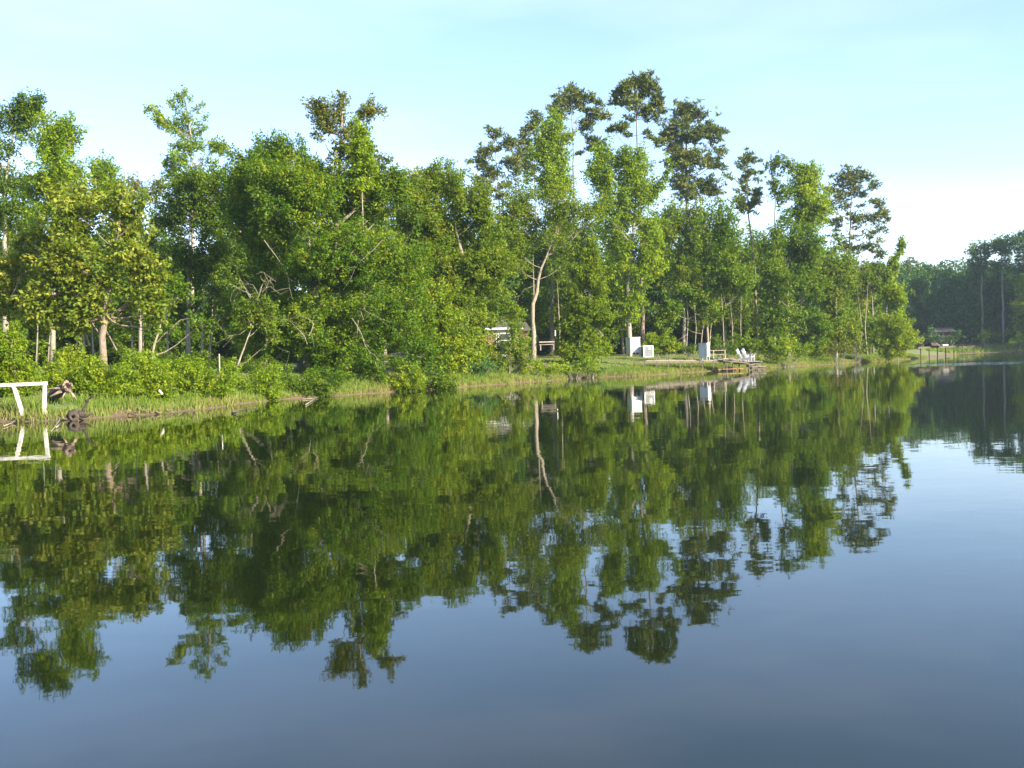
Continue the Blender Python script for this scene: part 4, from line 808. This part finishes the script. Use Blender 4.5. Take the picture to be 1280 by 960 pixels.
# bench behind the forked trunk
bp = P(684, 437.5, 77); bn = thing('garden_bench', 'pale wooden bench in the shade right of the forked trunk', 'bench', tuple(bp))
MB().box((0, 0, .42), (1.2, .4, .05)).build('seat', M['wood'], bn); MB().bar((-.6, .2, .62), (.6, .2, .62), .04, .1).build('backrest', M['wood'], bn)
for sx in (-.5, .5): MB().box((sx, 0, .2), (.07, .36, .42)).build('leg', M['wood'], bn)

# ------------------------------------------------------------------ house on the near bank
hp = P(612, 450, 84); hz = H(hp.x, hp.y)
hs = thing('house', 'pale house with dark shingled roof half hidden by leaves', 'house', (hp.x, hp.y, hz), math.radians(8))
def slabroof(mb_, x0, x1, y0, y1, z0_, z1_, ov=.35, th=.14):
    ym = (y0 + y1) / 2; a_ = [(x0 - ov, y0 - ov, z0_), (x1 + ov, y0 - ov, z0_), (x1 + ov, ym, z1_), (x0 - ov, ym, z1_), (x0 - ov, y1 + ov, z0_), (x1 + ov, y1 + ov, z0_)]
    vs_ = a_ + [(x, y, z - th) for x, y, z in a_]
    mb_.add(vs_, [(0, 1, 2, 3), (3, 2, 5, 4), (9, 8, 7, 6), (10, 11, 8, 9), (0, 6, 7, 1), (5, 11, 10, 4), (1, 7, 8, 2), (2, 8, 11, 5), (3, 9, 6, 0), (4, 10, 9, 3)])
w_ = MB(); w_.box((-1, 3, 1.25), (7, 6, 2.5)); w_.add([(-4.5, 0, 2.5), (-4.5, 6, 2.5), (-4.5, 3, 3.6), (2.5, 0, 2.5), (2.5, 6, 2.5), (2.5, 3, 3.6)], [(0, 2, 1), (3, 4, 5)])
wl = w_.build('wall', M['wall'], hs)
rf = MB(); slabroof(rf, -4.5, 2.5, 0, 6, 2.5, 3.75); rf.build('roof', M['roof'], hs)
MB().box((-1, -.38, 2.46), (7.7, .05, .16)).build('fascia', M['white'], hs)
for x_ in (-3.2, -1.2, 1.3):
    wf = MB()
    for sx in (-1, 1): wf.box((x_ + sx * .5, -.03, 1.5), (.09, .06, 1.2))
    for sz in (-1, 0, 1): wf.box((x_, -.03, 1.5 + sz * .58), (.91, .055, .08))
    wo_ = wf.build('window', M['white'], hs); MB().box((x_, -.012, 1.5), (.9, .02, 1.1)).build('pane', M['glass'], wo_)
MB().box((.15, -.02, 1.02), (.85, .05, 2.0)).build('door', M['brick'], hs)
MB().box((2.98, 3, 1.2), (.9, 4, 2.4)).build('side_wing', M['brick'], hs)
rf = MB(); slabroof(rf, 2.9, 3.3, 1, 5, 2.42, 3.1); rf.build('wing_roof', M['roof'], hs)

# far house
hp = P(1180, 430, 181); hz = P(1180, 426, 181).z
fh = thing('house', 'weathered grey cabin with dark roof on the far shore', 'house', (hp.x, hp.y, hz), math.radians(-8))
w_ = MB(); w_.box((0, 3, .6), (5.2, 6, 1.6)); w_.box((-.2, 3.2, 2.0), (4.6, 5, 1.3)); w_.build('wall', M['darkwood'], fh)
fh.scale = (.62, .62, .62)
rf = MB(); slabroof(rf, -2.4, 2.6, -.2, 6, 2.65, 3.9, .4); rf.build('roof', M['darkwood'], fh)
MB().box((-.2, -.64, 2.57), (6.6, .05, .12)).build('fascia', M['darkwood'], fh)
for x_ in (-2.3, -.2, 2.0): MB().box((x_, -.55, .9), (.12, .12, 3.2)).build('post', M['darkwood'], fh)
wf = MB().box((-1.2, .66, 2.0), (.9, .05, .8)).build('window', M['glass'], fh)

# far dock and boats
q0 = P(1142, 433.5, 112); fd = thing('far_dock', 'long thin dark dock reaching out from the point', 'dock', (q0.x, q0.y, 0))
q1 = P(1187, 434.5, 118); v_ = Vector((q1.x - q0.x, q1.y - q0.y, 0)); zt = q0.z
dd_ = v_.normalized(); sdv = Vector((-dd_.y, dd_.x, 0)); mb_ = MB(); n = int(v_.length / .25)
for k in range(n):
    c = dd_ * (k + .5) * v_.length / n + Vector((0, 0, zt)); mb_.bar(c - sdv * .6, c + sdv * .6, .22, .05)
mb_.build('planks', M['charred'], fd)
for sg in (-1, 1): MB().bar(sdv * sg * .5 + Vector((0, 0, zt - .12)), v_ + sdv * sg * .5 + Vector((0, 0, zt - .12)), .06, .16).build('joist', M['darkwood'], fd)
for k in range(4):
    for sg in (-1, 1):
        c = v_ * (.3 + .7 * k / 3) + sdv * .5 * sg; MB().tube([c + Vector((0, 0, -.6)), c + Vector((0, 0, zt + (.25 if k % 2 else -.03)))], .05, 7).build('post', M['charred'], fd)
c = P(1181, 433.3, 117.3); bx_ = thing('storage_box', 'small white box at the outer end of the far dock', 'box', tuple(c))
MB().box((0, 0, .1), (.62, .4, .22)).build('body', M['white'], bx_); MB().box((0, 0, .235), (.68, .46, .05)).build('lid', M['white'], bx_)
def boat(name, label, loc, rz, L_, m_):
    t = thing(name, label, 'boat', loc, rz); mb_ = MB(); st_ = []
    for s_ in np.linspace(-1, 1, 9):
        wd = .62 * (1 - max(0, s_) ** 2.4) * (.9 + .1 * (s_ < .2)); kl = .12 + .14 * max(0, s_) ** 2
        x_ = s_ * L_ / 2; tp = .5 + .12 * max(0, s_) ** 2
        st_.append([(x_, -wd, tp), (x_, -wd * .75, kl), (x_, 0, kl * .6), (x_, wd * .75, kl), (x_, wd, tp), (x_, wd * .92, tp), (x_, wd * .6, kl + .06), (x_, 0, kl + .03), (x_, -wd * .6, kl + .06), (x_, -wd * .92, tp)])
    vs_ = [p for r in st_ for p in r]; n_ = 10
    fs_ = [(j * n_ + k, j * n_ + (k + 1) % n_, (j + 1) * n_ + (k + 1) % n_, (j + 1) * n_ + k) for j in range(8) for k in range(n_)] + [tuple(range(n_)), tuple(8 * n_ + k for k in range(n_))]
    mb_.add(vs_, fs_); mb_.build('hull', M[m_], t)
    for x_ in (-.3, .25): MB().box((x_ * L_, 0, .42), (.28, 1.0, .04)).build('seat', M['wood'], t)
    return t
c = P(1166, 431, 114.2); boat('rowing_boat', 'dark upturned small boat stored on the far dock', (c.x, c.y, zt + .42), .3, 1.5, 'charred').rotation_euler = (math.pi * .93, 0, .35)
c = G(1210, 437.5, 0); c = P(1210, 427, 176); boat('rowing_boat', 'tiny grey boat pulled up on the far bank', (c.x, c.y, H(c.x, c.y) - .05), .1, 2.6, 'deadwood')
# ------------------------------------------------------------------ air
def haze_mat(t, out):
    v = N(t, 'ShaderNodeVolumePrincipled', Density=.00026); v.inputs['Color'].default_value = (.62, .82, 1.0, 1); v.inputs['Anisotropy'].default_value = .2
    t.links.new(v.outputs[0], out.inputs['Volume'])
M['haze'] = mat('haze', haze_mat)
hz_ = MB().box((0, 75, 17.5), (1100, 1100, 43)).build('haze', M['haze']); hz_['kind'] = 'stuff'
print('leaves', COUNT[0])
